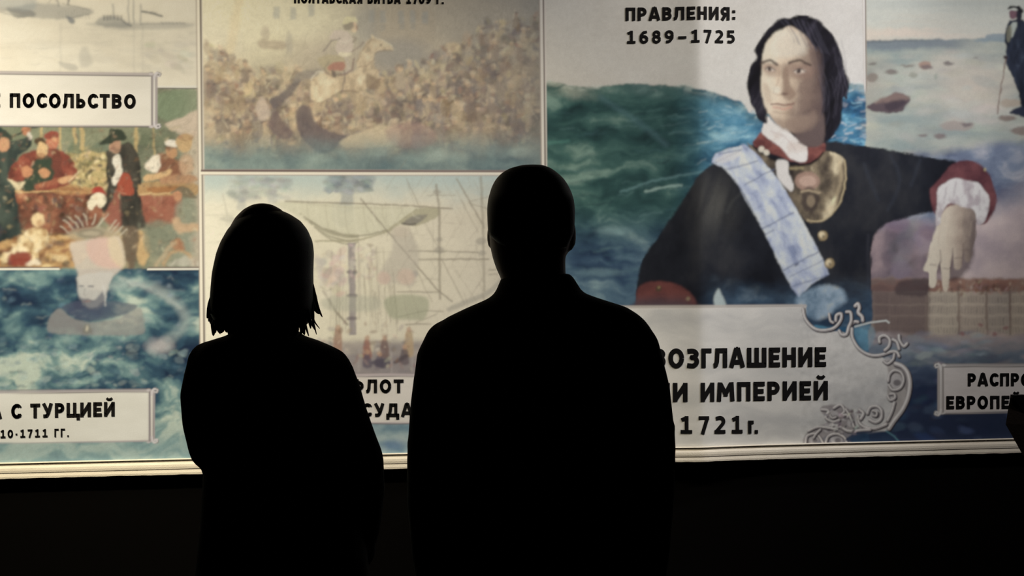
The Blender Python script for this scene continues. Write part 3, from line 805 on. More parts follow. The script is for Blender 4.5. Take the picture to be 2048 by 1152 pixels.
line([(1240, 385), (1300, 365), (1370, 350), (1430, 340)], (110, 142, 140), 4, .5, 4, True)
line([(1290, 383), (1330, 374), (1360, 372)], (150, 172, 160), 4, .7, 3, True)
line([(1200, 195), (1270, 240), (1330, 290)], (84, 112, 116), 10, .35, 10, True)
line([(1100, 285), (1135, 282)], (84, 128, 116), 6, .5, 6)
ell(1228, 462, 30, 8, (124, 148, 146), .5, 8)
ell(1200, 545, 40, 8, (112, 136, 138), .4, 8)
for k in range(110):
    u, v = rng.uniform(1660, 1732), rng.uniform(175, 296)
    line([(u, v), (u + rng.uniform(4, 18), v + rng.uniform(-6, 4))], [(206, 214, 214), (60, 110, 140), (130, 168, 184), (36, 70, 100)][k % 4], rng.uniform(1.5, 4), rng.uniform(.25, .6), 2)
for k in range(60):
    u, v = rng.uniform(1390, 1500), rng.uniform(205, 340)
    line([(u, v), (u + rng.uniform(8, 30), v - rng.uniform(-2, 8))], [(176, 198, 204), (48, 92, 116), (92, 140, 156)][k % 3], rng.uniform(1.5, 3.5), rng.uniform(.15, .45), 2.5)

# ------------------------------------------------------------------ right sheet: shore above, city below
tone(197, 192, 187)
t = np.clip(V / 80 + (fbm(U, V, 160, 14, 111) - .5) * 1.0, -.5, 1.2)
region(right, ramp(t, [(-.5, (168, 172, 166)), (0, (176, 178, 170)), (.4, (186, 186, 176)), (.75, (188, 184, 172)), (1, (198, 186, 172))]))
hor = 81 - 0.018 * (U - 1731)
mr = right * np.clip((V - hor) / 2 + .5, 0, 1)
region(mr, ramp(fbm(U, V, 90, 24, 113), [(.3, (136, 146, 142)), (.55, (158, 162, 152)), (.8, (176, 172, 160))]))
region(right * sstep(0, 2, V - hor) * sstep(26, 12, V - hor + 8 * (fbm(U, V, 30, 30, 114) - .5)) * sstep(1990, 1880, U), (112, 120, 126), .9)
region(right * np.exp(-((V - hor - 1.5) / 2) ** 2) * sstep(1900, 1800, U), (84, 92, 98), .8)
region(mr * np.exp(-((U - 1950) / 90.0) ** 2 - ((V - 175) / 60.0) ** 2), (186, 172, 156), .8)
region(mr * sstep(1800, 1735, U) * sstep(100, 130, V) * sstep(260, 190, V), (140, 132, 122), .5)
poly([(1970, 76), (1985, 68), (2060, 66), (2300, 60), (2300, 84), (1970, 84)], (128, 140, 146), .9, 3)
dabs(160, lambda: (rng.uniform(1735, 2200), rng.uniform(100, 290)), [(170, 168, 156), (146, 150, 144), (182, 172, 156)], (6, 18), (.1, .35), (-.2, .3), (2, 4), 6)
for u, v, a, b, c in ((1745, 128, 8, 3, (104, 98, 94)), (1815, 132, 13, 2.5, (118, 108, 100)), (1850, 130, 12, 9, (150, 122, 108)), (1853, 134, 13, 5, (112, 100, 98)), (1897, 127, 11, 3.5, (104, 96, 94)), (1782, 144, 13, 4, (108, 98, 94)),
                      (1744, 155, 12, 8, (122, 112, 104)), (1826, 150, 9, 6, (140, 140, 128)), (1951, 116, 4, 1.5, (120, 116, 110)), (1915, 252, 34, 10, (152, 140, 132)), (1934, 249, 11, 4, (108, 98, 98)), (1846, 270, 10, 3.5, (118, 108, 106)), (1880, 272, 12, 5, (118, 104, 102)),
                      (2014, 236, 18, 6, (116, 100, 92)), (2024, 206, 22, 8, (160, 146, 130)), (1871, 153, 3, 6, (142, 146, 134)), (2060, 262, 40, 10, (124, 108, 100)), (2090, 240, 30, 8, (140, 124, 112))):
    ell(u, v, a, b, c, .85, 2.5)
poly([(1733, 212), (1760, 200), (1790, 186), (1808, 188), (1820, 200), (1810, 214), (1800, 224), (1768, 226), (1745, 222)], (84, 72, 76), 1, 2.5)
poly([(1745, 205), (1790, 186), (1808, 188), (1818, 198), (1780, 204)], (130, 110, 102), .7, 5)
poly([(1770, 208), (1806, 198), (1812, 208), (1780, 222)], (58, 50, 58), .7, 5)
# a dark clad figure with a long stick, at the water's edge
poly([(2016, 46), (2026, 38), (2046, 40), (2056, 60), (2054, 92), (2060, 120), (2064, 180), (2066, 214), (2046, 216), (2038, 190), (2024, 150), (2012, 128), (2012, 96), (2010, 70)], lambda u, v: ramp(fbm(u, v, 14, 40, 117), [(.3, (26, 30, 40)), (.6, (44, 50, 64)), (.85, (80, 90, 104))]), 1, 2)
poly([(2020, 52), (2030, 42), (2034, 50), (2024, 74)], (180, 186, 176), .8, 2)
poly([(2014, 58), (2022, 48), (2024, 70), (2016, 84)], (124, 122, 104), .7, 2)
ell(2028, 27, 8, 11, (112, 84, 92), 1, 1.6)
ell(2038, 30, 6, 14, (40, 40, 50), 1, 2)
poly([(2015, 17), (2022, 9), (2032, 7), (2046, 18), (2042, 26), (2030, 16), (2020, 19)], (30, 28, 34), 1, 1.5)
line([(2011, 112), (2009, 130), (1994, 228)], (122, 104, 94), 3, .95, 1.2)
ell(2010, 114, 4, 4.5, (54, 42, 44))
poly([(2018, 224), (2034, 216), (2050, 214), (2066, 226), (2060, 236), (2046, 234)], (42, 46, 60), 1, 2)
# blue storm cloud, then the city on the river
tone(164, 160, 157)
bl = sstep(283, 318, V + 34 * (fbm(U, V, 70, 40, 121) - .5) + .12 * (U - 1900))
region(right * bl, ramp(fbm(wu, wv, 70, 40, 123), [(.3, (62, 70, 92)), (.55, (96, 104, 120)), (.75, (146, 144, 148))]), .95)
pk = sstep(370, 450, V + 60 * (fbm(U, V, 90, 60, 125) - .5) + .35 * (U - 1990))
region(right * pk, ramp(fbm(U, V, 80, 60, 127), [(.3, (146, 132, 134)), (.7, (172, 156, 152))]), .95)
region(right * sstep(1925, 1870, U) * sstep(430, 470, V), ramp(fbm(wu, wv, 60, 50, 129), [(.3, (72, 64, 74)), (.55, (100, 88, 94)), (.75, (128, 112, 114))]), .96)
dabs(30, lambda: (rng.uniform(1790, 1870), rng.uniform(440, 545)), [(118, 104, 108), (92, 82, 90)], (10, 24), (.2, .5), (0, PI), (1, 1.6), 8)
cityl = right * sstep(553, 562, V + 7 * (vn(U, V, 14, 900, 131) - .5)) * sstep(684, 664, V)
fc = vn(U, V, 46, 70, 133)
region(cityl, ramp(fc, [(.2, (120, 106, 98)), (.6, (140, 126, 114)), (.9, (152, 140, 124))]), .95)
for u0, u1, c in ((1748, 1778, (104, 90, 84)), (1780, 1852, (112, 98, 90)), (1856, 1916, (150, 140, 126)), (1920, 1972, (146, 134, 122)), (1976, 2018, (140, 130, 120)), (2022, 2064, (150, 138, 124)), (2068, 2130, (142, 130, 118)), (2134, 2260, (146, 134, 120))):
    poly([(u0, 584 + rng.uniform(-4, 4)), (u1, 584 + rng.uniform(-4, 4)), (u1, 668), (u0, 668)], c, .75, 2, False)
    n_ = int((u1 - u0) / 6)
    for r_, (va, vb) in enumerate(((593, 605), (613, 627), (636, 650), (655, 666))):
        for q_ in range(n_):
            x_ = u0 + 3 + q_ * (u1 - u0 - 4) / n_
            poly([(x_, va), (x_ + 2.4, va), (x_ + 2.4, vb), (x_, vb)], (78, 70, 70), rng.uniform(.25, .6), 1.6, False)
    line([(u0, 609), (u1, 609)], (168, 156, 140), 2, .5)
    line([(u0, 631), (u1, 631)], (168, 156, 140), 2, .4)
region(cityl * (V < 583), ramp(vn(U, V, 22, 12, 135), [(.2, (96, 66, 60)), (.6, (120, 86, 74)), (.9, (116, 98, 90))]), .85)
for u in (1855, 1918, 1974, 2020, 2064, 2120):
    line([(u, 575), (u, 668)], (78, 64, 60), 5, .6, 4)
region(cityl * sstep(1868, 1845, U), (78, 66, 66), .62)
dabs(160, lambda: (rng.uniform(1860, 2200), rng.uniform(560, 590)), [(120, 80, 68), (90, 68, 64), (150, 136, 122)], (2, 4), (.3, .6))
poly([(1796, 566), (1854, 556), (1854, 590), (1796, 590)], (62, 52, 54), .8, 5)
tone(133, 129, 126)
wt = sstep(662, 690, V + 10 * (fbm(U, V, 40, 20, 137) - .5))
region(right * wt, ramp(np.clip((V - 670) / 110 + (fbm(wu, wv, 60, 16, 139) - .5) * .6, 0, 1), [(0, (104, 96, 96)), (.35, (72, 78, 86)), (.7, (42, 50, 64)), (1, (24, 30, 46))]), 1)
dabs(90, lambda: (rng.uniform(1740, 2200), rng.uniform(665, 730)), [(120, 108, 104), (66, 74, 82), (92, 100, 104)], (4, 12), (.1, .4), (-.2, .2), (2, 4), 4)
for u, v in ((1925, 668), (1960, 650), (2012, 656), (1990, 668)):
    ell(u, v, 5, 4, (92, 60, 60), .7, 2)
dabs(60, lambda: (rng.uniform(1740, 2040), rng.uniform(760, 880)), [(36, 50, 72), (54, 70, 88), (20, 26, 40)], (5, 14), (.1, .4), (-.3, .3), (1.5, 3), 5)

# ------------------------------------------------------------------ the printed officer (a plain made-up sitter)
tone(193, 187, 178)
zd = zoom(1250, 260, .3298)
def coat(u, v):
    base = ramp(fbm(u, v, 60, 80, 141), [(.25, (18, 20, 26)), (.55, (30, 32, 38)), (.85, (48, 48, 50))])
    arm = np.exp(-((u - 1425) / 42.0) ** 2 - ((v - 410) / 60.0) ** 2)[..., None]
    folds = fbm(u + v * .3, v, 16, 120, 143)[..., None]
    return base + arm * folds * (ink((84, 82, 76)) - base)
body = [(1418, 332), (1440, 322), (1500, 292), (1560, 285), (1650, 282), (1700, 288), (1760, 296), (1820, 308), (1880, 318), (1915, 325), (1890, 350), (1872, 392), (1872, 420), (1840, 428),
        (1795, 440), (1760, 456), (1744, 490), (1742, 560), (1742, 650), (1700, 655), (1500, 640), (1400, 618), (1300, 614), (1272, 606), (1275, 560), (1284, 520), (1318, 470), (1345, 430), (1370, 390), (1395, 350)]
poly(body, coat, 1, 2.5, True, FIG)
line(zd((690, 390), (640, 440), (610, 500)), (62, 62, 60), 6, .5, 6)
line([(1600, 640), (1598, 500), (1640, 380)], (16, 16, 22), 5, .6, 6, True)
line([(1736, 470), (1735, 640)], (56, 56, 62), 5, .5, 4)
for p in (((1780, 310), (1800, 360), (1776, 420)), ((1840, 320), (1822, 370)), ((1728, 330), (1756, 400))):
    line(p, (50, 54, 62), 6, .45, 6, True)
# mist at the foot of the figure
region((PART == FIG) * sstep(545, 628, V + 40 * (fbm(U, V, 40, 30, 145) - .5)) * sstep(1380, 1440, U), ramp(fbm(wu, wv, 40, 24, 147), [(.3, (38, 56, 76)), (.6, (70, 92, 110)), (.85, (120, 136, 146))]), .85)
# left cuff
poly([(1272, 606), (1274, 580), (1292, 566), (1330, 563), (1362, 574), (1384, 596), (1384, 614), (1330, 616), (1280, 614)], lambda u, v: ramp(fbm(u, v, 40, 20, 149), [(.3, (76, 44, 44)), (.7, (102, 60, 56))]), .95, 4)
poly([(1272, 604), (1300, 600), (1384, 606), (1384, 616), (1272, 618)], (70, 44, 46), .6, 8)
ell(1316, 578, 6, 6, (70, 58, 46), .9, 2)
ell(1317, 576, 2.5, 2.5, (140, 120, 84), .9, 1.5)
ell(1373, 598, 4, 4, (150, 134, 104), .7, 2)
region((PART == FIG) * sstep(580, 614, V) * sstep(1400, 1360, U), (84, 78, 84), .45)
poly([(1428, 614), (1424, 594), (1434, 578), (1442, 592), (1450, 614)], (186, 196, 204), .7, 4)
# collar, cravat, breastplate
poly(zd((835, 10), (770, 85), (850, 130), (940, 160), (1010, 190), (1095, 205), (1180, 170), (1215, 120), (1190, 60), (1050, 40), (900, 0)), lambda u, v: ramp(fbm(u, v, 18, 12, 151), [(.3, (88, 50, 48)), (.7, (124, 76, 68))]), 1, 2.5)
def metal(u, v):
    t = fbm(u, v, 26, 40, 153) + .32 * np.exp(-((u - 1668) / 14.0) ** 2) - .15 * np.exp(-((u - 1560) / 30.0) ** 2)
    return ramp(t, [(.25, (40, 34, 32)), (.5, (84, 74, 62)), (.7, (126, 112, 90)), (.95, (206, 190, 156))])
poly(zd((740, 80), (800, 130), (860, 165), (930, 195), (1050, 215), (1150, 195), (1215, 130), (1320, 165), (1342, 230), (1335, 330), (1300, 440), (1250, 520), (1180, 560), (1100, 555), (1040, 480), (930, 330), (880, 250), (800, 170)), metal, 1, 2)
line(zd((1330, 180), (1338, 300), (1305, 430), (1250, 510), (1180, 552), (1105, 548)), (176, 158, 122), 3, .9, 1.6, True)
line(zd((1300, 190), (1310, 300), (1270, 440), (1220, 500)), (190, 170, 134), 7, .45, 6, True)
line(zd((880, 175), (960, 200), (1050, 213), (1130, 200), (1200, 140)), (20, 18, 20), 4, .9, 2, True)
poly(zd((920, 185), (985, 190), (990, 260), (1020, 330), (1010, 370), (970, 345), (920, 280)), (224, 214, 190), .9, 2.5)
line(zd((1000, 235), (1080, 230)), (150, 136, 100), 5, .7, 3)
ell(*zd((1105, 310))[0], 25, 19, (150, 122, 106), .9, 3)
ell(*zd((1105, 310))[0], 17, 11, (178, 150, 132), .8, 3)
ell(*zd((1120, 420))[0], 17, 26, (70, 60, 54), .8, 4)
line(zd((1070, 375), (1120, 365), (1180, 380)), (170, 152, 122), 4, .8, 2)
ell(*zd((1125, 430))[0], 8, 12, (134, 118, 96), .8, 3)
ell(*zd((1265, 430))[0], 3, 9, (226, 206, 160), .8, 3, .4)
for x, y in ((825, 118), (855, 138)):
    ell(*zd((x, y))[0], 6, 6, (206, 196, 176), .9, 2)
poly([(1524, 262), (1532, 234), (1548, 246), (1568, 258), (1596, 268), (1612, 276), (1614, 318), (1600, 324), (1582, 318), (1568, 304), (1552, 288), (1534, 276)], lambda u, v: ramp(fbm(u, v, 14, 20, 155), [(.3, (196, 184, 172)), (.6, (228, 216, 204)), (.85, (240, 230, 218))]), 1, 2)
line([(1540, 262), (1570, 276), (1590, 300)], (176, 160, 152), 2.5, .6, 2, True)
# sash
sash = zd((512, 200), (540, 150), (640, 110), (720, 88), (790, 140), (880, 240), (960, 345), (1040, 480), (1120, 630), (1180, 745), (1238, 876), (1165, 915), (1110, 955), (1050, 1015), (1010, 955), (950, 850), (900, 740), (850, 640), (790, 530), (720, 420), (680, 340), (620, 265), (575, 225))
def moire(u, v):
    a = (u * .45 + v * .9)
    b = (u * .9 - v * .45)
    q = fbm(*warp(b, a, 24, 9, 157), 16, 34, 159, 4)
    return ramp(q, [(.22, (126, 134, 156)), (.4, (162, 168, 182)), (.58, (184, 188, 196)), (.8, (200, 201, 205))])
poly(sash, moire, 1, 1.8, False, FIG)
for a_, b_, w_ in (((560, 150), (700, 120), 3), ((610, 240), (800, 190), 3), ((720, 330), (900, 240), 3), ((830, 600), (1020, 500), 3.5), ((850, 632), (900, 606), 3), ((960, 850), (1170, 740), 3.5), ((1000, 890), (1200, 790), 2), ((540, 200), (690, 130), 2), ((1010, 950), (1230, 880), 2.5)):
    line(zd(a_, b_), (92, 100, 124), w_, .65, 1.8)
line(zd((575, 225), (680, 340), (790, 530), (950, 850)), (24, 24, 32), 3.5, .6, 3, True)
ell(*zd((1040, 820))[0], 5, 2, (60, 64, 84), .8, 1.5, -.5)
poly(zd((540, 190), (600, 150), (700, 130), (680, 165), (600, 200)), (222, 222, 228), .55, 3)
poly([(1590, 596), (1640, 572), (1682, 576), (1694, 600), (1680, 612), (1640, 640), (1606, 624)], lambda u, v: ramp(fbm(u, v, 18, 18, 161), [(.3, (112, 134, 150)), (.6, (160, 178, 190)), (.85, (196, 204, 210))]), .75, 8)
for x, y in ((1200, 642), (1240, 810)):
    cu_, cv_ = zd((x, y))[0]
    ell(cu_, cv_, 10, 10, (140, 122, 90), 1, 2)
    ell(cu_ - 2, cv_ - 2, 6, 6, (206, 188, 152), 1, 3)
    ell(cu_ + 1, cv_ + 1, 2.5, 3, (70, 56, 46), .8, 2)
# neck, head and hair
zb = zoom(1450, 0, .2605)
hair = zb((430, 140), (490, 140), (540, 122), (640, 122), (740, 178), (840, 285), (895, 430), (915, 540), (955, 630), (945, 700), (935, 765), (905, 750), (895, 920), (850, 1010), (800, 1070), (720, 1110), (620, 1120), (480, 1000), (330, 870), (310, 950), (250, 915), (225, 850), (190, 790), (165, 650), (190, 510), (240, 450), (225, 385), (270, 300), (330, 220))
poly(hair, lambda u, v: ramp(fbm(u + .5 * v, v, 12, 60, 163), [(.3, (16, 15, 20)), (.6, (32, 30, 38)), (.9, (66, 62, 70))]), 1, 2, True, FIG)
poly(zb((540, 940), (740, 860), (760, 1060), (700, 1130), (560, 1090)), (92, 78, 74), 1, 5)
def skin(u, v):
    t = sstep(1662, 1528, u + .14 * (v - 150)) * .88 - .10 * sstep(190, 235, v) + .26 * (fbm(u, v, 18, 22, 165) - .5)
    return ramp(t, [(0, (84, 70, 66)), (.25, (124, 106, 94)), (.5, (176, 156, 134)), (.75, (204, 186, 162)), (1, (216, 200, 178))])
poly(zb((490, 205), (560, 235), (640, 300), (690, 380), (720, 520), (742, 700), (742, 860), (680, 960), (590, 1010), (500, 1010), (410, 965), (345, 890), (300, 800), (275, 680), (280, 520), (290, 400), (335, 300), (420, 235)), skin, 1, 3)
ell(*zb((600, 930))[0], 30, 12, (150, 130, 112), .5, 10, -.3)
# features
poly(zb((280, 500), (300, 480), (410, 490), (425, 560), (390, 590), (310, 580)), (150, 124, 106), .55, 8)
poly(zb((470, 500), (520, 480), (660, 500), (690, 560), (640, 610), (510, 600), (475, 560)), (128, 104, 92), .6, 8)
poly(zb((660, 400), (740, 420), (745, 860), (690, 950), (640, 900), (660, 760), (690, 620)), (96, 80, 74), .6, 10)
poly(zb((430, 560), (470, 520), (500, 640), (540, 720), (500, 770), (440, 740), (450, 660)), (112, 88, 76), .6, 6)
poly(zb((300, 640), (350, 700), (350, 790), (310, 780), (285, 700)), (176, 154, 132), .5, 7)
poly(zb((340, 880), (420, 920), (600, 900), (690, 850), (690, 960), (590, 1012), (480, 1010), (400, 960)), (132, 112, 98), .6, 9)
poly(zb((420, 240), (560, 250), (620, 330), (600, 420), (400, 440), (340, 360)), (222, 206, 182), .5, 12)
for bx0, bx1, dx in ((285, 400, 0), (490, 650, 0)):
    line(zb((bx0, 485), ((bx0 + bx1) / 2, 462), (bx1, 500)), (58, 46, 44), 5, .85, 3, True)
ell(*zb((345, 528))[0], 15, 8, (158, 134, 116), .7, 5)
ell(*zb((578, 540))[0], 18, 9, (140, 118, 104), .7, 5)
for x, y, r in ((345, 535, 10), (570, 548, 12)):
    cu_, cv_ = zb((x, y))[0]
    ell(cu_, cv_, r, r * .42, (196, 182, 166), .9, 2)
    ell(cu_ - 1, cv_ - .2, r * .38, r * .38, (50, 40, 40), .95, 1.6)
    line([(cu_ - r, cv_), (cu_, cv_ - r * .5), (cu_ + r, cv_ + 1)], (60, 46, 44), 2.2, .85, 1.5, True)
    line([(cu_ - r * .9, cv_ + 3), (cu_ + r * .9, cv_ + 4.5)], (140, 112, 98), 2, .5, 2)
poly(zb((430, 500), (480, 500), (490, 620), (520, 690), (500, 725), (440, 730), (440, 640)), (134, 112, 96), .55, 6)
line(zb((420, 500), (405, 620), (372, 700), (390, 722), (430, 728)), (160, 136, 114), 2.5, .6, 2.5, True)
ell(*zb((395, 690))[0], 8, 7, (220, 204, 180), .6, 4)
ell(*zb((455, 722))[0], 7, 3, (84, 62, 56), .7, 2.5)
line(zb((350, 802), (400, 800), (450, 806), (530, 798)), (104, 66, 60), 3.2, .85, 2, True)
line(zb((370, 824), (440, 836), (510, 824)), (178, 132, 116), 5, .6, 3, True)
line(zb((370, 860), (440, 868), (500, 856)), (140, 116, 98), 4, .4, 4, True)
ell(*zb((640, 720))[0], 16, 34, (120, 100, 88), .35, 14)
for k in range(40):
    x0 = rng.uniform(700, 900)
    y0 = rng.uniform(300, 700)
    line(zb((x0, y0), (x0 + 40, y0 + 150), (x0 + 20, y0 + 300)), (78, 74, 84) if k % 2 else (14, 13, 18), 1.6, .35, 1.5, True)
for k in range(16):
    x0 = rng.uniform(420, 700)
    line(zb((x0, 150 + (x0 - 500) ** 2 / 900), (x0 + 60, 230 + (x0 - 420) / 3), (x0 + 110, 330 + (x0 - 420) / 3)), (78, 76, 88), 1.8, .35, 1.5, True)
# right cuff, lace and hand
ze = zoom(1720, 260, .3995)
poly(ze((350, 300), (385, 262), (450, 182), (510, 153), (580, 160), (640, 212), (672, 290), (684, 350), (660, 425), (612, 475), (500, 430), (390, 430), (360, 375)), lambda u, v: ramp(fbm(u, v, 30, 26, 171), [(.3, (80, 46, 50)), (.7, (112, 68, 68))]), 1, 3, True, FIG)
HANDC = lambda u, v: ramp(sstep(1958, 1850, u) + .3 * (fbm(u, v, 14, 18, 173) - .5), [(0, (112, 98, 90)), (.25, (164, 146, 128)), (.6, (198, 183, 160)), (1, (208, 193, 170))])
poly(ze((395, 700), (470, 760), (540, 700), (566, 640), (560, 560), (420, 560)), (74, 60, 60), .7, 8)
poly(ze((398, 450), (450, 378), (570, 398), (580, 500), (570, 570), (520, 580), (465, 590), (404, 600), (362, 560), (378, 500)), HANDC, 1, 2.5, True, FIG)
for f_ in (((356, 560), (404, 585), (402, 640), (386, 705), (380, 770), (362, 790), (346, 775), (344, 715), (318, 700), (336, 650)), ((404, 570), (462, 575), (458, 640), (450, 700), (446, 770), (434, 808), (414, 795), (408, 720), (400, 640)),
           ((464, 560), (518, 565), (514, 620), (508, 680), (490, 698), (472, 688), (468, 630)), ((518, 545), (572, 540), (564, 600), (552, 655), (534, 664), (522, 650), (520, 600))):
    poly(ze(*f_), HANDC, 1, 2, True, FIG)
for p in (((402, 600), (404, 660), (388, 720)), ((464, 590), (460, 650), (452, 710)), ((518, 570), (517, 620), (509, 670)), ((414, 694), (446, 694)), ((350, 672), (380, 676)), ((476, 640), (508, 640))):
    line(ze(*p), (104, 88, 80), 2.2, .6, 2.2)
for p in (((400, 470), (392, 560)), ((450, 450), (436, 560)), ((510, 450), (498, 550)), ((556, 460), (548, 530))):
    line(ze(*p), (176, 158, 136), 3, .4, 4)
poly(ze((392, 292), (440, 258), (480, 240), (540, 252), (592, 265), (625, 300), (648, 345), (632, 440), (610, 470), (585, 470), (572, 405), (510, 385), (450, 368), (415, 410), (398, 470), (378, 470), (385, 380)), lambda u, v: ramp(fbm(u, v, 12, 22, 175), [(.3, (172, 160, 156)), (.55, (210, 200, 194)), (.85, (228, 220, 212))]), 1, 2, True, FIG)
for p in (((480, 260), (470, 330)), ((540, 270), (550, 350)), ((600, 300), (600, 400)), ((430, 290), (420, 370))):
    line(ze(*p), (156, 144, 142), 3, .6, 3)
ell(*ze((628, 196))[0], 3, 4, (170, 154, 110), .9, 1.5)

brushwork((port | right) & (PART < FIG), 1.6, 13, .7, 361, .07)
brushwork(PART == FIG, 1.0, 11, .7, 371, .08)
# ------------------------------------------------------------------ the large caption with its scrolled frame
tone(165, 159, 152)
cart = [(1060, 618), (1612, 614), (1612, 640), (1626, 660), (1652, 664), (1680, 662), (1704, 672), (1714, 694), (1732, 708), (1760, 712), (1782, 726), (1800, 748), (1812, 782), (1810, 812), (1796, 838), (1776, 862), (1740, 868), (1700, 862), (1650, 872), (1622, 892), (1060, 894)]
poly(cart, lambda u, v: ramp(fbm(*warp(u, v, 80, 20, 181), 130, 40, 183), [(.25, (148, 144, 139)), (.5, (163, 158, 151)), (.75, (174, 168, 160))]), 1, 2, False, PL_PORT)
line([(1060, 616), (1610, 612)], (150, 142, 134), 7, .9, 2)
line([(1060, 619), (1610, 615)], (206, 198, 188), 2, .7, 1.2)
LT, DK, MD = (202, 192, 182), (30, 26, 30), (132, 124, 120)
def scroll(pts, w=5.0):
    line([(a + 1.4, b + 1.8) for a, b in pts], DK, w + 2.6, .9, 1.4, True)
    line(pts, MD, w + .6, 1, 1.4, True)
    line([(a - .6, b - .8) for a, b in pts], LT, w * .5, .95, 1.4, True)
zc = zoom(1600, 590, .2691)
poly(zc((640, 480), (720, 500), (775, 540), (815, 660), (800, 780), (750, 870), (670, 980), (560, 1000), (620, 960), (690, 860), (700, 780), (650, 740), (660, 600)), (128, 120, 114), .8, 3)
poly(zc((150, 840), (240, 815), (330, 830), (400, 880), (430, 980), (560, 1000), (380, 1060), (360, 1115), (40, 1115), (60, 1010), (150, 970), (200, 940)), (112, 104, 102), .85, 4)
for x, y, r in ((250, 900, 40), (330, 900, 34), (560, 880, 52), (100, 1070, 36), (270, 1070, 44), (200, 990, 30), (710, 640, 52), (690, 760, 32), (650, 490, 30), (380, 950, 30)):
    ell(*zc((x, y))[0], r * .2691, r * .2691, (150, 144, 140), .7, 2.5)
    ell(*zc((x + 12, y + 12))[0], r * .15, r * .12, (58, 52, 54), .7, 2.5)
for p, w in ((((20, 100), (40, 180), (100, 245), (170, 262), (250, 245), (300, 190), (305, 140), (270, 150), (265, 190)), 5), (((215, 140), (225, 190), (245, 205)), 4),
             (((380, 300), (370, 240), (400, 200), (430, 200)), 5), (((290, 265), (310, 295), (345, 290), (360, 240), (380, 190), (375, 130), (345, 125)), 5),
             (((410, 80), (430, 65), (440, 95), (432, 130), (460, 160), (465, 190)), 6), (((385, 250), (390, 320), (440, 400), (520, 445), (600, 445), (680, 420), (720, 425), (735, 455)), 5),
             (((590, 350), (590, 315), (630, 300), (665, 330), (660, 380), (630, 410)), 5), (((735, 300), (740, 340), (770, 380), (795, 360)), 5), (((690, 330), (720, 350), (735, 400)), 5),
             (((620, 490), (650, 510), (690, 480), (700, 440)), 4), (((710, 510), (760, 530), (800, 580), (815, 660), (800, 760), (760, 850), (700, 930), (660, 990)), 8),
             (((655, 640), (665, 590), (700, 560), (750, 575), (770, 630), (745, 690), (690, 705), (660, 670)), 4), (((650, 750), (670, 780), (705, 765), (700, 735), (670, 735)), 4), (((700, 800), (680, 870), (650, 930)), 5),
             (((500, 880), (520, 835), (570, 825), (605, 860), (600, 920), (560, 945), (515, 925)), 5), (((430, 900), (440, 950), (490, 985), (560, 990), (640, 960)), 5), (((440, 850), (470, 880), (450, 920)), 5),
             (((540, 860), (570, 870), (565, 900), (540, 895)), 3), (((160, 850), (210, 860), (190, 910), (240, 940), (290, 930)), 4), (((250, 840), (300, 815), (330, 860), (300, 900), (350, 890), (390, 940)), 4),
             (((340, 850), (370, 900), (400, 980)), 4), (((40, 1110), (50, 1050), (100, 1030), (140, 1050), (170, 1100)), 4), (((190, 1100), (210, 1050), (270, 1030), (330, 1060), (350, 1110)), 4),
             (((60, 1010), (130, 980), (200, 985), (280, 1000)), 4), (((230, 960), (300, 980), (360, 1010), (440, 1005), (520, 1000)), 5), (((100, 1060), (120, 1030), (150, 1000)), 3), (((220, 890), (240, 915), (270, 905)), 3)):
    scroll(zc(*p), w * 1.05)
poly(zc((360, 1090), (380, 1040), (450, 1015), (540, 1015), (640, 1015), (700, 1060), (730, 1090)), (30, 42, 60), .9, 3)
line(zc((640, 1010), (700, 1050), (735, 1090)), (72, 104, 110), 3, .8, 2)
line(zc((410, 235), (520, 205), (640, 190), (660, 205)), (170, 176, 164), 4, .8, 2)
poly(zc((405, 250), (520, 225), (560, 300), (490, 420), (420, 330)), (92, 122, 134), .5, 6)
dabs(60, lambda: (rng.uniform(1650, 1720), rng.uniform(820, 870)), [(180, 172, 164), (70, 64, 66), (120, 112, 108)], (1.5, 3.5), (.4, .9))
line([(1060, 897), (1600, 893)], (66, 58, 54), 3, .9, 1.4)
line([(1060, 893), (1610, 889)], (150, 144, 136), 3, .8, 1.4)
# the shore sheet's caption
tone(118, 112, 108)
plaque(1886, 731, 2258, 827, PL_SHORE, -1.5, -2, end='l', fill=(120, 112, 108), curl=(106, 98, 94))
# ------------------------------------------------------------------ rules between the sheets
tone(206, 198, 176)
for k, (lu, w) in enumerate(((line1, 1.0), (line2, 1.0), (line3, .55))):
    dd = (U - lu)
    tone(*((216, 206, 182), (196, 188, 168), (196, 188, 178))[k])
    top = np.where(V < 300, 1.0, 0.0) if k == 2 else 1.0
    vis = top * sstep(192, 170, V) if k == 2 else 1.0
    keep = (PART < 12) * vis
    region(keep * np.clip((6.2 * w - np.abs(dd)) / 1.2 + .5, 0, 1), (150, 136, 120), .8)
    region(keep * np.clip((2.6 * w - np.abs(dd + 1.5 * w)) / 1.2 + .5, 0, 1), (232, 224, 206), 1)
    region(keep * np.clip((1.1 * w - np.abs(dd - 3.0 * w)) / 1.0 + .5, 0, 1), (74, 62, 56), .9)
    if k < 2:
        region(keep * np.clip((1.3 - np.abs(dd - 5.6)) / 1.0 + .5, 0, 1), (206, 196, 176), .9)
dd = V - row_c
tone(200, 192, 168)
region(mid * np.clip((6 - np.abs(dd)) / 1.2 + .5, 0, 1), (150, 134, 120), .8)
region(mid * np.clip((1.5 - np.abs(dd + 3)) / 1 + .5, 0, 1), (86, 66, 62), .95)
region(mid * np.clip((2.6 - np.abs(dd - 1.6)) / 1.2 + .5, 0, 1), (236, 228, 208), 1)
region(((PART == PL_PORT) & (U > 1600)) | ((PART == P_PORT) & (V > 600) & (U > 1600)), lambda u, v: C * (.86 + .28 * fbm(U, V, 9, 9, 391, 3))[..., None], 1)
C[:] = np.clip(blur(C, .55), 0.001, 0.92)
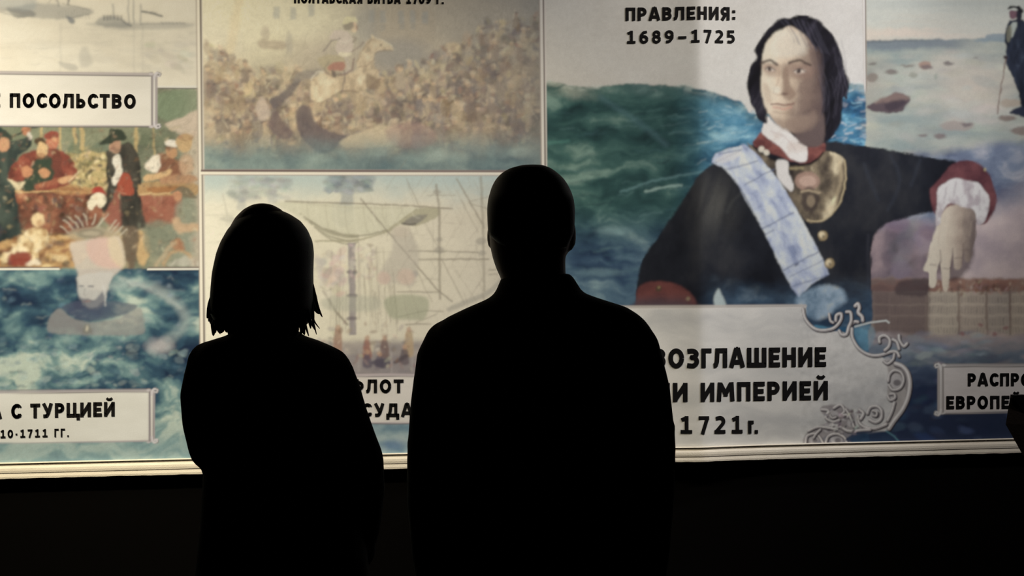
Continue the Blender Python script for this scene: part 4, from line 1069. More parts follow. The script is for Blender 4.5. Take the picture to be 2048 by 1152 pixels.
# ------------------------------------------------------------------ the mural's meshes: every printed sheet and each caption cut from one grid
def print_mat(name, rough):
    m = bpy.data.materials.new(name)
    m.use_nodes = True
    nt = m.node_tree
    b = nt.nodes['Principled BSDF']
    at = nt.nodes.new('ShaderNodeAttribute')
    at.attribute_name = 'ink'
    tc = nt.nodes.new('ShaderNodeTexCoord')
    n = nt.nodes.new('ShaderNodeTexNoise')
    n.inputs['Scale'].default_value = 260
    n.inputs['Detail'].default_value = 3
    nt.links.new(tc.outputs['Object'], n.inputs['Vector'])
    mr = nt.nodes.new('ShaderNodeMapRange')
    mr.inputs['To Min'].default_value = 0.92
    mr.inputs['To Max'].default_value = 1.06
    nt.links.new(n.outputs['Fac'], mr.inputs['Value'])
    mx = nt.nodes.new('ShaderNodeMix')
    mx.data_type = 'RGBA'
    mx.blend_type = 'MULTIPLY'
    mx.inputs[0].default_value = 1.0
    nt.links.new(at.outputs['Color'], mx.inputs[6])
    nt.links.new(mr.outputs['Result'], mx.inputs[7])
    nt.links.new(mx.outputs[2], b.inputs['Base Color'])
    b.inputs['Roughness'].default_value = rough
    b.inputs['Specular IOR Level'].default_value = 0.12
    return m
m_print = print_mat('printed_cloth', 0.75)
m_black = noise_mat('black_ink', (0.006, 0.006, 0.007), (0.010, 0.009, 0.010), 0.7, 60, 0.0, 0.1)
GY = -fold(GX)
FP = PART[:-1, :-1]
base_idx = (np.arange(NZ - 1)[:, None] * NX + np.arange(NX - 1)[None, :])
def cut(name, code, parent):
    f = base_idx[FP == code]
    if not len(f):
        return None
    q = np.stack([f, f + 1, f + 1 + NX, f + NX], -1)
    ids, inv = np.unique(q, return_inverse=True)
    inv = inv.reshape(-1)
    co = np.stack([GX.ravel()[ids], GY.ravel()[ids], GZ.ravel()[ids]], -1).astype(np.float32)
    me = bpy.data.meshes.new(name)
    me.vertices.add(len(ids))
    me.vertices.foreach_set('co', co.ravel())
    nf = len(f)
    me.loops.add(nf * 4)
    me.loops.foreach_set('vertex_index', inv.astype(np.int32))
    me.polygons.add(nf)
    me.polygons.foreach_set('loop_start', np.arange(nf, dtype=np.int32) * 4)
    me.polygons.foreach_set('use_smooth', np.ones(nf, bool))
    me.update(calc_edges=True)
    ca = me.color_attributes.new('ink', 'FLOAT_COLOR', 'POINT')
    rgba = np.ones((len(ids), 4), np.float32)
    rgba[:, :3] = C.reshape(-1, 3)[ids]
    ca.data.foreach_set('color', rgba.ravel())
    me.materials.append(m_print)
    o = bpy.data.objects.new(name, me)
    COL.objects.link(o)
    if parent:
        o.parent = parent
    return o
SHEETS = {}
for code, label in ((P_MEN, 'mural sheet of men in red and dark coats around a table'),
                    (P_SEA, 'mural sheet of blue waves with a faint turbaned bust'),
                    (P_BAT, 'smoky brown mural sheet of a battle crowd around a rider on a pale horse'),
                    (P_FLEET, 'pale mural sheet of ship masts and a gathered sail between the two visitors'),
                    (P_PORT, 'mural sheet of a dark haired officer with a pale sash before a green wave'),
                    (P_SHORE, 'mural sheet of a rocky shore above a riverside city')):
    e = empty('mural_panel', (0, 0, 0))
    SHEETS[code] = tag(e, label, 'mural', 'printed mural sheets on the wall')
    cut('picture', code, e)
o = cut('mural_panel', P_SHIP, None)
tag(o, 'pale mural sheet of a grey ship sketch above the men at the table', 'mural', 'printed mural sheets on the wall')
PLAQ = {}
for code, par in ((PL_MEN, P_MEN), (PL_SEA, P_SEA), (PL_FLEET, P_FLEET), (PL_PORT, P_PORT), (PL_SHORE, P_SHORE)):
    PLAQ[code] = cut('caption_plaque', code, SHEETS[par])
    PLAQ[code]['label'] = 'pale caption plate with black lettering'
cut('painted_officer', FIG, SHEETS[P_PORT])['label'] = 'dark haired officer in a dark coat with a pale sash'

# ------------------------------------------------------------------ lettering
H = 0.12
def arc(cx, cy, rx, ry, a0, a1, n=9):
    return [(cx + rx * math.cos(math.radians(a0 + (a1 - a0) * k / n)), cy + ry * math.sin(math.radians(a0 + (a1 - a0) * k / n))) for k in range(n + 1)]
def letter(ch):
    l, T, B = H, 1 - H, H
    if ch in 'ПШНИЙЛДЦМЯФЕГ':
        w = {'П': .68, 'Ш': .98, 'Н': .68, 'И': .70, 'Й': .70, 'Л': .70, 'Д': .78, 'Ц': .74, 'М': .86, 'Я': .64, 'Ф': .88, 'Е': .56, 'Г': .52}[ch]
    r = lambda w: w - H
    if ch == 'П':
        return w, [[(l, 0), (l, T), (r(w), T), (r(w), 0)]]
    if ch == 'Г':
        return w, [[(l, 0), (l, T), (w, T)]]
    if ch == 'Н':
        return w, [[(l, 0), (l, 1)], [(r(w), 0), (r(w), 1)], [(l, .5), (r(w), .5)]]
    if ch in 'ИЙ':
        s = [[(l, 0), (l, 1)], [(r(w), 0), (r(w), 1)], [(l, .10), (r(w), .90)]]
        if ch == 'Й':
            s.append([(w / 2 - .17, 1.27), (w / 2 - .08, 1.17), (w / 2 + .08, 1.17), (w / 2 + .17, 1.27)])
        return w, s
    if ch == 'Е':
        return w, [[(w, B), (l, B), (l, T), (w, T)], [(l, .5), (w - .05, .5)]]
    if ch == 'Ш':
        return w, [[(l, 1), (l, B), (r(w), B), (r(w), 1)], [(w / 2, B), (w / 2, 1)]]
    if ch == 'Ц':
        return w, [[(l, 1), (l, B), (w, B), (w, -.2)], [(w - .22, B), (w - .22, 1)]]
    if ch == 'Л':
        return w, [[(0, B * .9), (.11, B), (.17, .3), (.2, T), (r(w), T), (r(w), 0)]]
    if ch == 'Д':
        return w, [[(.08, -.2), (.08, B), (w - .08, B), (w - .08, -.2)], [(.17, B), (.24, .45), (.27, T), (w - .2, T), (w - .2, B)]]
    if ch == 'М':
        return w, [[(l - .02, 0), (l + .03, 1)], [(r(w) + .02, 0), (r(w) - .03, 1)], [(l + .05, .93), (w / 2, .38), (r(w) - .05, .93)]]
    if ch == 'Я':
        return w, [[(r(w), 0), (r(w), 1)], [(r(w), T), (.3, T)] + arc(.3, .67, .3 - l, .21, 90, 270, 8) + [(r(w), .46)], [(.36, .46), (.1, 0)]]
    if ch == 'Р':
        w = .62
        return w, [[(l, 0), (l, 1)], [(l, T), (.32, T)] + arc(.32, .66, r(w) - .32, .22, 90, -90, 8) + [(l, .44)]]
    if ch == 'В':
        w = .64
        return w, [[(l, 0), (l, 1)], [(l, T), (.32, T)] + arc(.32, .71, .18, .17, 90, -90, 7) + [(l, .54)], [(.3, .54)] + arc(.33, .33, .19, .21, 90, -90, 7) + [(l, B)]]
    if ch == 'Б':
        w = .62
        return w, [[(w - .04, T), (l, T), (l, B), (.32, B)] + arc(.32, .34, .18, .22, -90, 90, 7) + [(l, .56)]]
    if ch == 'Ь':
        w = .60
        return w, [[(l, 1), (l, B), (.3, B)] + arc(.3, .33, .18, .21, -90, 90, 7) + [(l, .54)]]
    if ch == 'А':
        w = .76
        return w, [[(.09, 0), (w / 2 - .03, 1)], [(w / 2 + .03, 1), (w - .09, 0)], [(.2, .28), (w - .2, .28)], [(w / 2 - .06, .94), (w / 2 + .06, .94)]]
    if ch == 'О':
        w = .76
        return w, [arc(w / 2, .5, w / 2 - H, .5 - H * .9, 0, 360, 22)]
    if ch == 'С':
        w = .64
        return w, [arc(.37, .5, .37 - H, .5 - H * .9, 50, 310, 16) + [(w - .02, B + .01)], [(w - .03, T - .01), arc(.37, .5, .37 - H, .5 - H * .9, 50, 310, 16)[0]]]
    if ch == 'Т':
        w = .62
        return w, [[(0, T), (w, T)], [(w / 2, T), (w / 2, 0)]]
    if ch == 'К':
        w = .64
        return w, [[(l, 0), (l, 1)], [(l, .5), (.26, .5), (w - .12, 1)], [(.26, .5), (w - .08, 0)]]
    if ch == 'У':
        w = .68
        return w, [[(.1, 1), (.37, .38)], [(w - .1, 1), (.4, .3), (.3, .13), (.08, B)]]
    if ch == 'З':
        w = .58
        return w, [[(.04, T - .02)] + arc(.25, .71, .21, .17, 90, -90, 8) + [(.2, .53)], [(.2, .53)] + arc(.26, .33, .22, .22, 90, -90, 8) + [(.03, B + .02)]]
    if ch == 'Ф':
        return w, [[(w / 2, 0), (w / 2, 1.02)], arc(w / 2, .52, w / 2 - H, .27, 0, 360, 20)]
    if ch == '1':
        return .66, [[(.1, .76), (.36, T), (.36, B)], [(.06, B), (.64, B)]]
    if ch == '7':
        return .62, [[(.04, T), (.5, T), (.24, 0)]]
    if ch == '2':
        return .62, [[(.08, .84)] + arc(.3, .68, .2, .21, 110, -40, 9) + [(.1, B), (.6, B)]]
    if ch == '5':
        return .6, [[(.54, T), (.14, T), (.13, .55), (.28, .56)] + arc(.27, .34, .22, .23, 80, -90, 8) + [(.06, B + .01)]]
    if ch == '0':
        return .66, [arc(.33, .5, .22, .39, 0, 360, 20)]
    if ch == '8':
        return .64, [arc(.32, .71, .18, .18, 0, 360, 16), arc(.32, .32, .21, .21, 0, 360, 18)]
    if ch == '6':
        return .64, [arc(.33, .33, .21, .22, 0, 360, 18), [(.54, T), (.3, .84), (.13, .6), (.12, .33)]]
    if ch == '9':
        return .64, [arc(.31, .67, .21, .22, 0, 360, 18), [(.10, B), (.34, .16), (.51, .4), (.52, .67)]]
    if ch in '–':
        return .62, [[(.04, .42), (.6, .42)]]
    if ch == '-':
        return .34, [[(.06, .42), (.28, .42)]]
    if ch == '.':
        return .3, [[(.14, 0), (.14, .2)]]
    if ch == ':':
        return .3, [[(.15, .06), (.15, .27)], [(.15, .56), (.15, .77)]]
    if ch == 'г':
        return .48, [[(.12, 0), (.12, .62), (.46, .62)]]
    return .34, []
def lettering(text, u0, u1, vb0, vb1, cap, parent, weight=.235, gap=.13, fit_from=None, anchor=None):
    """one line of capitals: u0..u1 along the baseline vb0..vb1, cap px high"""
    adv = []
    x = 0.0
    for ch in text:
        w, st = letter(ch)
        adv.append((x, st))
        x += w + gap
    x -= gap
    f0 = adv[fit_from][0] if fit_from else 0.0
    k = (u1 - u0) / (x - f0)
    slope = (vb1 - vb0) / (u1 - u0)
    V_, F_ = [], []
    made = []
    hw = weight * cap * 0.44
    def put(u, v):
        p = on_wall(u, v)
        V_.append((p.x, -fold(p.x) - 0.0016, p.z))
        return len(V_) - 1
    def word():
        if not F_:
            return
        o = mesh_obj('lettering', V_, F_, m_black, parent)
        bm = bmesh.new()
        bm.from_mesh(o.data)
        for f in bm.faces:
            if f.normal.y > 0:
                f.normal_flip()
        bm.to_mesh(o.data)
        bm.free()
        V_.clear()
        F_.clear()
    for x0, strokes in adv:
        if not strokes:
            word()
        for s in strokes:
            hw = weight * cap * (0.44 if min(b for _, b in s) < 1.1 else 0.3)
            P = [(u0 + (x0 - f0 + a) * k, vb0 + ((x0 - f0 + a) * k) * slope - b * cap) for a, b in s]
            for i in range(1, len(P)):
                (a, b), (c, d) = P[i - 1], P[i]
                L = math.hypot(c - a, d - b) + 1e-9
                nx, ny = -(d - b) / L * hw, (c - a) / L * hw
                F_.append([put(a + nx, b + ny), put(a - nx, b - ny), put(c - nx, d - ny), put(c + nx, d + ny)])
                if i < len(P) - 1:
                    e, f = P[i + 1]
                    t1 = math.atan2(d - b, c - a)
                    t2 = math.atan2(f - d, e - c)
                    turn = abs((t2 - t1 + PI) % (2 * PI) - PI)
                    if turn > 1.2:
                        q = [put(c - hw, d - hw), put(c + hw, d - hw), put(c + hw, d + hw), put(c - hw, d + hw)]
                        F_.append(q)
                    else:
                        F_.append([put(c + hw * math.cos(t), d + hw * math.sin(t)) for t in np.linspace(0, 2 * PI, 11)[:-1]])
    word()
lettering('ПРАВЛЕНИЯ:', 1250, 1470, 42.3, 42.3, 26.5, SHEETS[P_PORT], .27, .12)
lettering('1689–1725', 1252, 1468, 88.5, 88.5, 27, SHEETS[P_PORT], .23, .24)
lettering('ПОЛТАВСКАЯ БИТВА 1709 г.', 588, 888, 6.6, 8.4, 20, SHEETS[P_BAT], .26, .15)
lettering('ВЕЛИКОЕ ПОСОЛЬСТВО', 19, 272, 215, 217, 28.5, PLAQ[PL_MEN], .27, .12, 8)
lettering('ВОЙНА С ТУРЦИЕЙ', 22, 230, 837, 832.5, 29, PLAQ[PL_SEA], .27, .11, 6)
lettering('1710-1711 ГГ.', 0, 139, 876.5, 873.5, 17, PLAQ[PL_SEA], .23, .2, 2)
lettering('ФЛОТ –', 700, 846, 785.8, 785.8, 27, PLAQ[PL_FLEET], .27, .13)
lettering('ГОСУДА', 674, 826, 833.5, 833.5, 27, PLAQ[PL_FLEET], .27, .13)
lettering('ПРОВОЗГЛАШЕНИЕ', 1334, 1652, 735.8, 733, 39, PLAQ[PL_PORT], .27, .10, 4)
lettering('РОССИИ ИМПЕРИЕЙ', 1396, 1656, 802.5, 799.5, 38, PLAQ[PL_PORT], .27, .11, 7)
lettering('1721', 1356, 1484, 866.8, 866.8, 36.5, PLAQ[PL_PORT], .23, .26)
lettering('г.', 1495, 1515, 866.8, 866.8, 36.5, PLAQ[PL_PORT], .22, .06)
lettering('РАСПРО', 1935, 2062, 772, 771.5, 25.5, PLAQ[PL_SHORE], .27, .12)
lettering('ЕВРОПЕЙ', 1892, 2042, 818, 817, 26, PLAQ[PL_SHORE], .27, .12)

# ------------------------------------------------------------------ the moulding along the mural's lower edge
m_ledge = noise_mat('worn_cream_moulding', (0.74, 0.69, 0.60), (0.86, 0.81, 0.71), 0.6, 30, 0.3, 0.2)
m_groove = noise_mat('brown_groove', (0.10, 0.08, 0.07), (0.20, 0.17, 0.14), 0.8, 40, 0.2, 0.1)
prof = [(0.010, 0.9535), (-0.012, 0.9535), (-0.014, 0.951), (-0.010, 0.949), (-0.010, 0.942), (-0.012, 0.940), (-0.016, 0.935), (-0.0175, 0.928), (-0.0172, 0.921),
        (-0.0155, 0.9185), (-0.0165, 0.915), (-0.0185, 0.909), (-0.0185, 0.903), (-0.012, 0.900), (0.010, 0.900)]
xs = np.linspace(XW0 + .01, XW1 - .01, 420)
Vv, Ff = [], []
for i, x in enumerate(xs):
    for j, (y, z) in enumerate(prof):
        wob = 0.0012 * (vn(np.array([x * 900]), np.array([0.0]), 22, 10, 7)[0] - .5) if j >= 12 else 0
        Vv.append((x, y - (fold(x) if y < 0 else 0), z + wob * 2))
n = len(prof)
for i in range(len(xs) - 1):
    for j in range(n - 1):
        Ff.append((i * n + j, i * n + j + 1, (i + 1) * n + j + 1, (i + 1) * n + j))
Ff += [tuple(range(n))[::-1], tuple((len(xs) - 1) * n + j for j in range(n))]
led = mesh_obj('trim_1', Vv, Ff, m_ledge)
led.data.materials.append(m_groove)
for k, p in enumerate(led.data.polygons):
    if k < (len(xs) - 1) * (n - 1) and k % (n - 1) in (2, 8):
        p.material_index = 1
tag(led, kind='structure')
# ------------------------------------------------------------------ the two visitors
class Fig:
    """closed volumes laid together, then fused into one skin"""
    def __init__(self):
        self.bm = bmesh.new()
    def loft(self, rings, n=36, ex=2.3):
        """rings: z, x left, x right, y back, y front"""
        R = []
        for z, xl, xr, yb, yf in rings:
            cx, cy, a, b = (xl + xr) / 2, (yb + yf) / 2, (xr - xl) / 2, (yf - yb) / 2
            row = []
            for k in range(n):
                t = 2 * PI * k / n
                c, s = math.cos(t), math.sin(t)
                row.append(self.bm.verts.new((cx + a * math.copysign(abs(c) ** (2 / ex), c), cy + b * math.copysign(abs(s) ** (2 / ex), s), z)))
            R.append(row)
        for A, B in zip(R, R[1:]):
            for k in range(n):
                self.bm.faces.new((A[k], A[(k + 1) % n], B[(k + 1) % n], B[k]))
        self.bm.faces.new(R[0][::-1])
        self.bm.faces.new(R[-1])
    def ball(self, c, r, rot=None):
        m = Matrix.Translation(c) @ (rot or Matrix()) @ Matrix.Diagonal((*r, 1)) if hasattr(r, '__len__') else Matrix.Translation(c) @ Matrix.Scale(r, 4)
        bmesh.ops.create_uvsphere(self.bm, u_segments=20, v_segments=12, radius=1.0, matrix=m)
    def limb(self, pts):
        """a chain of (x, y, z, r): tapered segments with round joints"""
        for (a, b) in zip(pts, pts[1:]):
            p, q = Vector(a[:3]), Vector(b[:3])
            d = q - p
            if d.length < 1e-6:
                continue
            m = Matrix.Translation((p + q) / 2) @ d.to_track_quat('Z', 'Y').to_matrix().to_4x4()
            bmesh.ops.create_cone(self.bm, cap_ends=True, segments=18, radius1=a[3], radius2=b[3], depth=d.length, matrix=m)
        for a in pts:
            self.ball(a[:3], a[3])
    def build(self, name, mat, parent, voxel=0.008, smooth=6, extra=None):
        bmesh.ops.recalc_face_normals(self.bm, faces=self.bm.faces)
        me = bpy.data.meshes.new(name)
        self.bm.to_mesh(me)
        self.bm.free()
        o = bpy.data.objects.new(name, me)
        COL.objects.link(o)
        if voxel:
            r = o.modifiers.new('fuse', 'REMESH')
            r.mode = 'VOXEL'
            r.voxel_size = voxel
            s = o.modifiers.new('relax', 'SMOOTH')
            s.factor = 0.5
            s.iterations = smooth
            dg = bpy.context.evaluated_depsgraph_get()
            me2 = bpy.data.meshes.new_from_object(o.evaluated_get(dg))
            o.modifiers.clear()
            o.data = me2
            me2.name = name
        if extra:
            b2 = bmesh.new()
            b2.from_mesh(o.data)
            extra(b2)
            b2.to_mesh(o.data)
            b2.free()
        o.data.materials.clear()
        o.data.materials.append(mat)
        o.data.polygons.foreach_set('use_smooth', [True] * len(o.data.polygons))
        o.data.update()
        o.parent = parent
        return o

m_skin = noise_mat('skin_tone', (0.22, 0.13, 0.09), (0.28, 0.17, 0.12), 0.6, 30, 0.1, 0.3)  # plain brown skin colour, slightly varied by noise
m_hair = noise_mat('dark_hair', (0.008, 0.006, 0.005), (0.016, 0.012, 0.009), 0.55, 60, 0.4, 0.3)
m_jacket = noise_mat('black_jacket_cloth', (0.006, 0.006, 0.006), (0.010, 0.010, 0.010), 0.9, 12, 0.3, 0.1)
m_coat = noise_mat('black_wool_coat', (0.007, 0.006, 0.005), (0.012, 0.010, 0.008), 0.95, 14, 0.4, 0.1)
m_pants = noise_mat('charcoal_trousers', (0.008, 0.008, 0.009), (0.014, 0.014, 0.015), 0.9, 20, 0.3, 0.1)
m_shoe = noise_mat('black_leather', (0.006, 0.006, 0.006), (0.012, 0.011, 0.010), 0.4, 30, 0.1, 0.4)

def hand(f, w, d_fing, d_thumb, d_across, size=1.0, curl=0.5):
    """palm, four bent fingers of different lengths and a thumb, from the wrist w; d_fing along the fingers, d_across over the knuckles"""
    w = Vector(w)
    a, t, c = Vector(d_fing).normalized(), Vector(d_thumb).normalized(), Vector(d_across).normalized()
    palm_n = a.cross(c).normalized()
    if palm_n.dot(t) < 0:
        palm_n = -palm_n
    k = w + a * .085 * size
    for i, (off, ln) in enumerate(((-.034, .068), (-.012, .078), (.011, .073), (.033, .056))):
        r = .0088 * size
        b = k + c * off * size
        f.limb([(*(w + c * off * .6 * size + a * .012), .014 * size), (*b, .0125 * size)])
        p, dr, pts = b, a.copy(), [(*b, r * 1.1)]
        for s in range(3):
            dr = (dr + palm_n * curl * (.35 + .12 * i)).normalized()
            p = p + dr * ln * (.45, .32, .23)[s] * size
            pts.append((*p, r * (1 - .09 * s)))
        f.limb(pts)
    b = w + a * .022 * size - c * .03 * size
    m = b + (a * .5 - c * .65 + palm_n * .35).normalized() * .042 * size
    e = m + (a * .9 - c * .1 + palm_n * .35).normalized() * .032 * size
    e2 = e + (a * .95 + palm_n * .25).normalized() * .024 * size
    f.limb([(*b, .015 * size), (*m, .0115 * size), (*e, .0098 * size), (*e2, .008 * size)])

def face(f, c, yaw, s=1.0, drop=0.0):
    """brow, nose, lips, chin and cheeks in front of a skull centred at c, turned by yaw"""
    R = Matrix.Rotation(yaw, 4, 'Z')
    def P(x, y, z):
        return Vector(c) + (R @ Vector((x * s, y * s, z * s)))
    f.ball(P(0, .010, 0.0), (.074 * s, .092 * s, .100 * s), R)
    f.ball(P(0, .042, -.055), (.058 * s, .052 * s, .066 * s), R)
    f.ball(P(0, .075, -.100), (.026 * s, .022 * s, .020 * s), R)
    for q in (-1, 1):
        f.ball(P(q * .030, .083, .022), (.026 * s, .016 * s, .009 * s), R)
        f.ball(P(q * .032, .080, .004), (.013 * s, .012 * s, .010 * s), R)
        f.ball(P(q * .042, .066, -.026), (.022 * s, .022 * s, .020 * s), R)
        f.ball(P(q * .012, .100, -.036), (.009 * s, .010 * s, .007 * s), R)
    f.limb([(*P(0, .092, .010), .008 * s), (*P(0, .106, -.015), .009 * s), (*P(0, .113, -.032), .011 * s)])
    f.ball(P(0, .092, -.062), (.023 * s, .012 * s, .006 * s), R)
    f.ball(P(0, .090, -.074), (.020 * s, .012 * s, .007 * s), R)
    return P

def person(u0, dep, label):
    base = at_depth(u0, 576, dep)
    e = empty('person', (base.x, base.y, 0), -YAW)
    tag(e, label, 'person', 'visitors seen from behind')
    def px(u, v):
        d = at_depth(u, v, dep) - base
        return d.dot(RGT), d.z + base.z
    return e, px

# --- the man in a dark jacket
DEP = 3.16
man, mp = person(1070, DEP, 'short-haired person in a black stand-collar jacket seen from behind')
def ring(px, v, ul, ur, yb, yf):
    xl, z = px(ul, v)
    xr, z2 = px(ur, v)
    return ((z + z2) / 2, xl, xr, yb, yf)
HEAD = [ring(mp, *r) for r in ((562, 1004, 1131, -.075, .055), (536, 992, 1131, -.076, .075), (515, 985, 1131, -.082, .088), (499, 981.5, 1138, -.088, .094), (470, 978.5, 1144, -.096, .10), (445, 977.5, 1146, -.10, .10),
                               (419, 977, 1146, -.10, .10), (400, 979, 1144, -.098, .098), (387, 981.6, 1141, -.094, .094), (370, 987.5, 1133, -.084, .084), (357, 995, 1124, -.072, .072), (346, 1006, 1112, -.056, .056), (337, 1021, 1100, -.038, .038), (331, 1042, 1086, -.018, .018), (329.5, 1055, 1075, -.006, .006))]
f = Fig()
f.loft(HEAD, 40, 2.15)
hx, hz = mp(1062, 440)
P = face(f, (hx, .012, hz - .01), math.radians(22), 1.0)
ex, ez = mp(1143, 470)
f.ball((ex, .0, ez), (.009, .020, .032), Matrix.Rotation(math.radians(-18), 4, 'Z'))
ex2, ez2 = mp(984, 472)
f.ball((ex2, .045, ez2), (.010, .018, .030), Matrix.Rotation(math.radians(30), 4, 'Z'))
nx0, nz0 = mp(1070, 560)
f.loft([(1.36, -.10, .10, -.08, .07), (nz0 - .03, -.072, .072, -.075, .062), ring(mp, 540, 1003, 1130, -.074, .066), ring(mp, 505, 1008, 1130, -.07, .07)], 30, 2.1)
f.loft([(.86, -.15, .15, -.10, .10), (.95, -.165, .165, -.115, .11), (1.1, -.15, .15, -.10, .105), (1.25, -.17, .17, -.11, .115), (1.36, -.165, .165, -.10, .10), (1.42, -.10, .10, -.07, .07)], 30, 2.4)
armL = [(846, 692, .056), (833, 721, .062), (822, 806, .060), (815, 912, .056), (813.5, 1000, .051), (820, 1110, .047), (832, 1200, .044)]
armR = [(1306, 678, .056), (1319, 700, .061), (1338, 779, .062), (1349, 880, .057), (1350, 980, .052), (1345, 1100, .047), (1334, 1200, .044)]
YA = (-.005, -.015, -.025, -.025, .0, .04, .07)
def arm(px, pts, sg, k=1.0):
    out = []
    for (u, v, r), y in zip(pts, YA):
        x, z = px(u, v)
        out.append((x + sg * r, y, z, r * k))
    return out
AL, AR = arm(mp, armL, 1), arm(mp, armR, -1)
for A in (AL, AR):
    f.limb([(x, y, z, r * .72) for x, y, z, r in A])
for A, sg in ((AL, 1), (AR, -1)):
    x, y, z, r = A[-1]
    f.limb([(x, y, z, .030), (x + sg * .004, y + .012, z - .05, .026)])
    hand(f, (x + sg * .004, y + .012, z - .055), (sg * .05, .10, -1), (sg * 1, .1, .0), (0, -1, -.08), 1.0, .45)
for sg in (-1, 1):
    f.limb([(sg * .09, 0, .88, .088), (sg * .10, .01, .68, .072), (sg * .105, .02, .50, .055), (sg * .11, .0, .34, .056), (sg * .115, -.01, .12, .038), (sg * .115, -.01, .08, .036)])
    f.limb([(sg * .115, -.035, .045, .034), (sg * .12, .06, .038, .032), (sg * .13, .13, .030, .026)])
f.build('body', m_skin, man, .0065, 3)
f = Fig()
def grow(r, g, back=0.0, front=None):
    z, xl, xr, yb, yf = r
    return (z, xl - g, xr + g, yb - g, (yf + g) if front is None else front)
f.loft([grow((HEAD[3][0], HEAD[3][1] + .03, HEAD[3][2] - .008, HEAD[3][3], HEAD[3][4]), .001, 0, -.02), grow(HEAD[4], .002, 0, .0), grow(HEAD[5], .0025, 0, .02), grow(HEAD[6], .003, 0, .035), grow(HEAD[7], .003, 0, .05)] +
       [grow(r, .003) for r in HEAD[8:]], 40, 2.15)
f.build('hair', m_hair, man, .006, 3)
f = Fig()
jr = [(580, 1000, 1150, -.086, .075), (597, 975, 1196, -.098, .085), (615, 932, 1252, -.108, .094), (632, 896, 1279, -.115, .10), (655, 868, 1294, -.122, .108), (690, 862, 1296, -.128, .118), (740, 868, 1284, -.13, .125), (820, 880, 1268, -.125, .128), (920, 886, 1262, -.12, .125), (1020, 884, 1262, -.122, .122), (1120, 878, 1266, -.13, .125), (1200, 876, 1268, -.135, .128), (1228, 880, 1266, -.132, .124)]
f.loft([ring(mp, *r) for r in jr], 44, 2.5)
f.loft([ring(mp, *r) for r in ((548, 1006, 1141, -.082, .07), (556, 1002, 1147, -.086, .073), (585, 990, 1165, -.092, .08))], 36, 2.2)
f.limb(AL)
f.limb(AR)
for A in (AL, AR):
    f.ball((A[0][0] * .92, -.005, A[0][2] - .01), (.055, .07, .045))
    x, y, z, r = A[-1]
    f.limb([(x, y, z + .02, r * 1.04), (x, y + .006, z - .03, r * 1.06)])
    x, y, z, r = A[3]
    for q in (-.05, -.015, .03):
        f.ball((x, y, z + q), (r * 1.03, r * 1.05, .010))
f.build('jacket', m_jacket, man, .008, 5)
f = Fig()
for sg in (-1, 1):
    f.limb([(sg * .085, 0, .90, .115), (sg * .095, .005, .72, .098), (sg * .10, .01, .50, .080), (sg * .108, .0, .30, .076), (sg * .114, -.008, .10, .070)])
f.ball((0, 0, .92), (.175, .118, .09))
f.build('trousers', m_pants, man, .009, 5)
def shoe(sg, parent, x, s=1.0):
    f = Fig()
    f.loft([(0.0, x - .045 * s, x + .045 * s, -.085, .19 * s), (.018, x - .048 * s, x + .048 * s, -.088, .195 * s), (.045, x - .046 * s, x + .046 * s, -.085, .17 * s), (.075, x - .042 * s, x + .042 * s, -.08, .09 * s), (.105, x - .040 * s, x + .040 * s, -.075, .04 * s)], 30, 2.6)
    f.build('shoe', m_shoe, parent, .007, 3)
shoe(-1, man, -.122)
shoe(1, man, .122)

# --- the woman with the bob
wom, wp = person(545, DEP, 'person with a bob haircut in a long black coat seen from behind')
f = Fig()
wx, wz = wp(527, 520)
face(f, (wx, .02, wz), math.radians(-4), .96)
f.ball((wx, -.01, wz + .02), (.078, .092, .10))
for sg in (-1, 1):
    f.ball((wx + sg * .075, .0, wz - .02), (.008, .018, .028))
nz = wp(540, 660)[1]
f.loft([(nz - .05, wx - .07, wx + .09, -.06, .06), (nz, wx - .052, wx + .058, -.055, .05), (nz + .07, wx - .05, wx + .05, -.052, .05), (nz + .12, wx - .05, wx + .05, -.05, .055)], 28, 2.1)
f.loft([(.84, -.15, .15, -.10, .10), (.93, -.16, .16, -.115, .11), (1.06, -.125, .125, -.09, .095), (1.18, -.14, .14, -.09, .12), (1.30, -.145, .145, -.09, .10), (1.37, -.09, .09, -.06, .06)], 28, 2.4)
wL = [(374, 728, .048), (371, 747, .052), (362.5, 790, .054), (366, 840, .052), (378, 895, .050)]
wR = [(703, 738, .047), (711, 752, .050), (722, 780, .053), (737, 830, .053), (755, 880, .052), (769, 915, .050)]
BL, BR = [], []
for (u, v, r), y in zip(wL, (0, -.005, -.01, -.01, -.005)):
    x, z = wp(u, v)
    BL.append((x + r, y, z, r))
x, y, z, r = BL[-1]
BL += [(x + .03, .09, z + .01, .046), (x + .07, .19, z + .04, .042)]
for (u, v, r), y in zip(wR, (0, -.005, -.01, -.015, -.02, -.02)):
    x, z = wp(u, v)
    BR.append((x - r, y, z, r))
x, y, z, r = BR[-1]
BR += [(x + .003, .0, z - .07, .048), (x - .008, .05, z - .15, .045), (x - .025, .10, z - .21, .042)]
for A in (BL, BR):
    f.limb([(x, y, z, r * .66) for x, y, z, r in A])
x, y, z, r = BL[-1]
hand(f, (x + .012, y + .03, z + .012), (.45, 1, .2), (0, -.2, -1), (-.5, .2, 1), .92, .7)
f.limb([(x, y, z, .026), (x + .012, y + .03, z + .012, .023)])
x, y, z, r = BR[-1]
hand(f, (x - .008, y + .02, z - .03), (-.15, .35, -1), (-1, .1, 0), (.1, 1, .3), .92, .4)
f.limb([(x, y, z, .026), (x - .008, y + .02, z - .03, .023)])
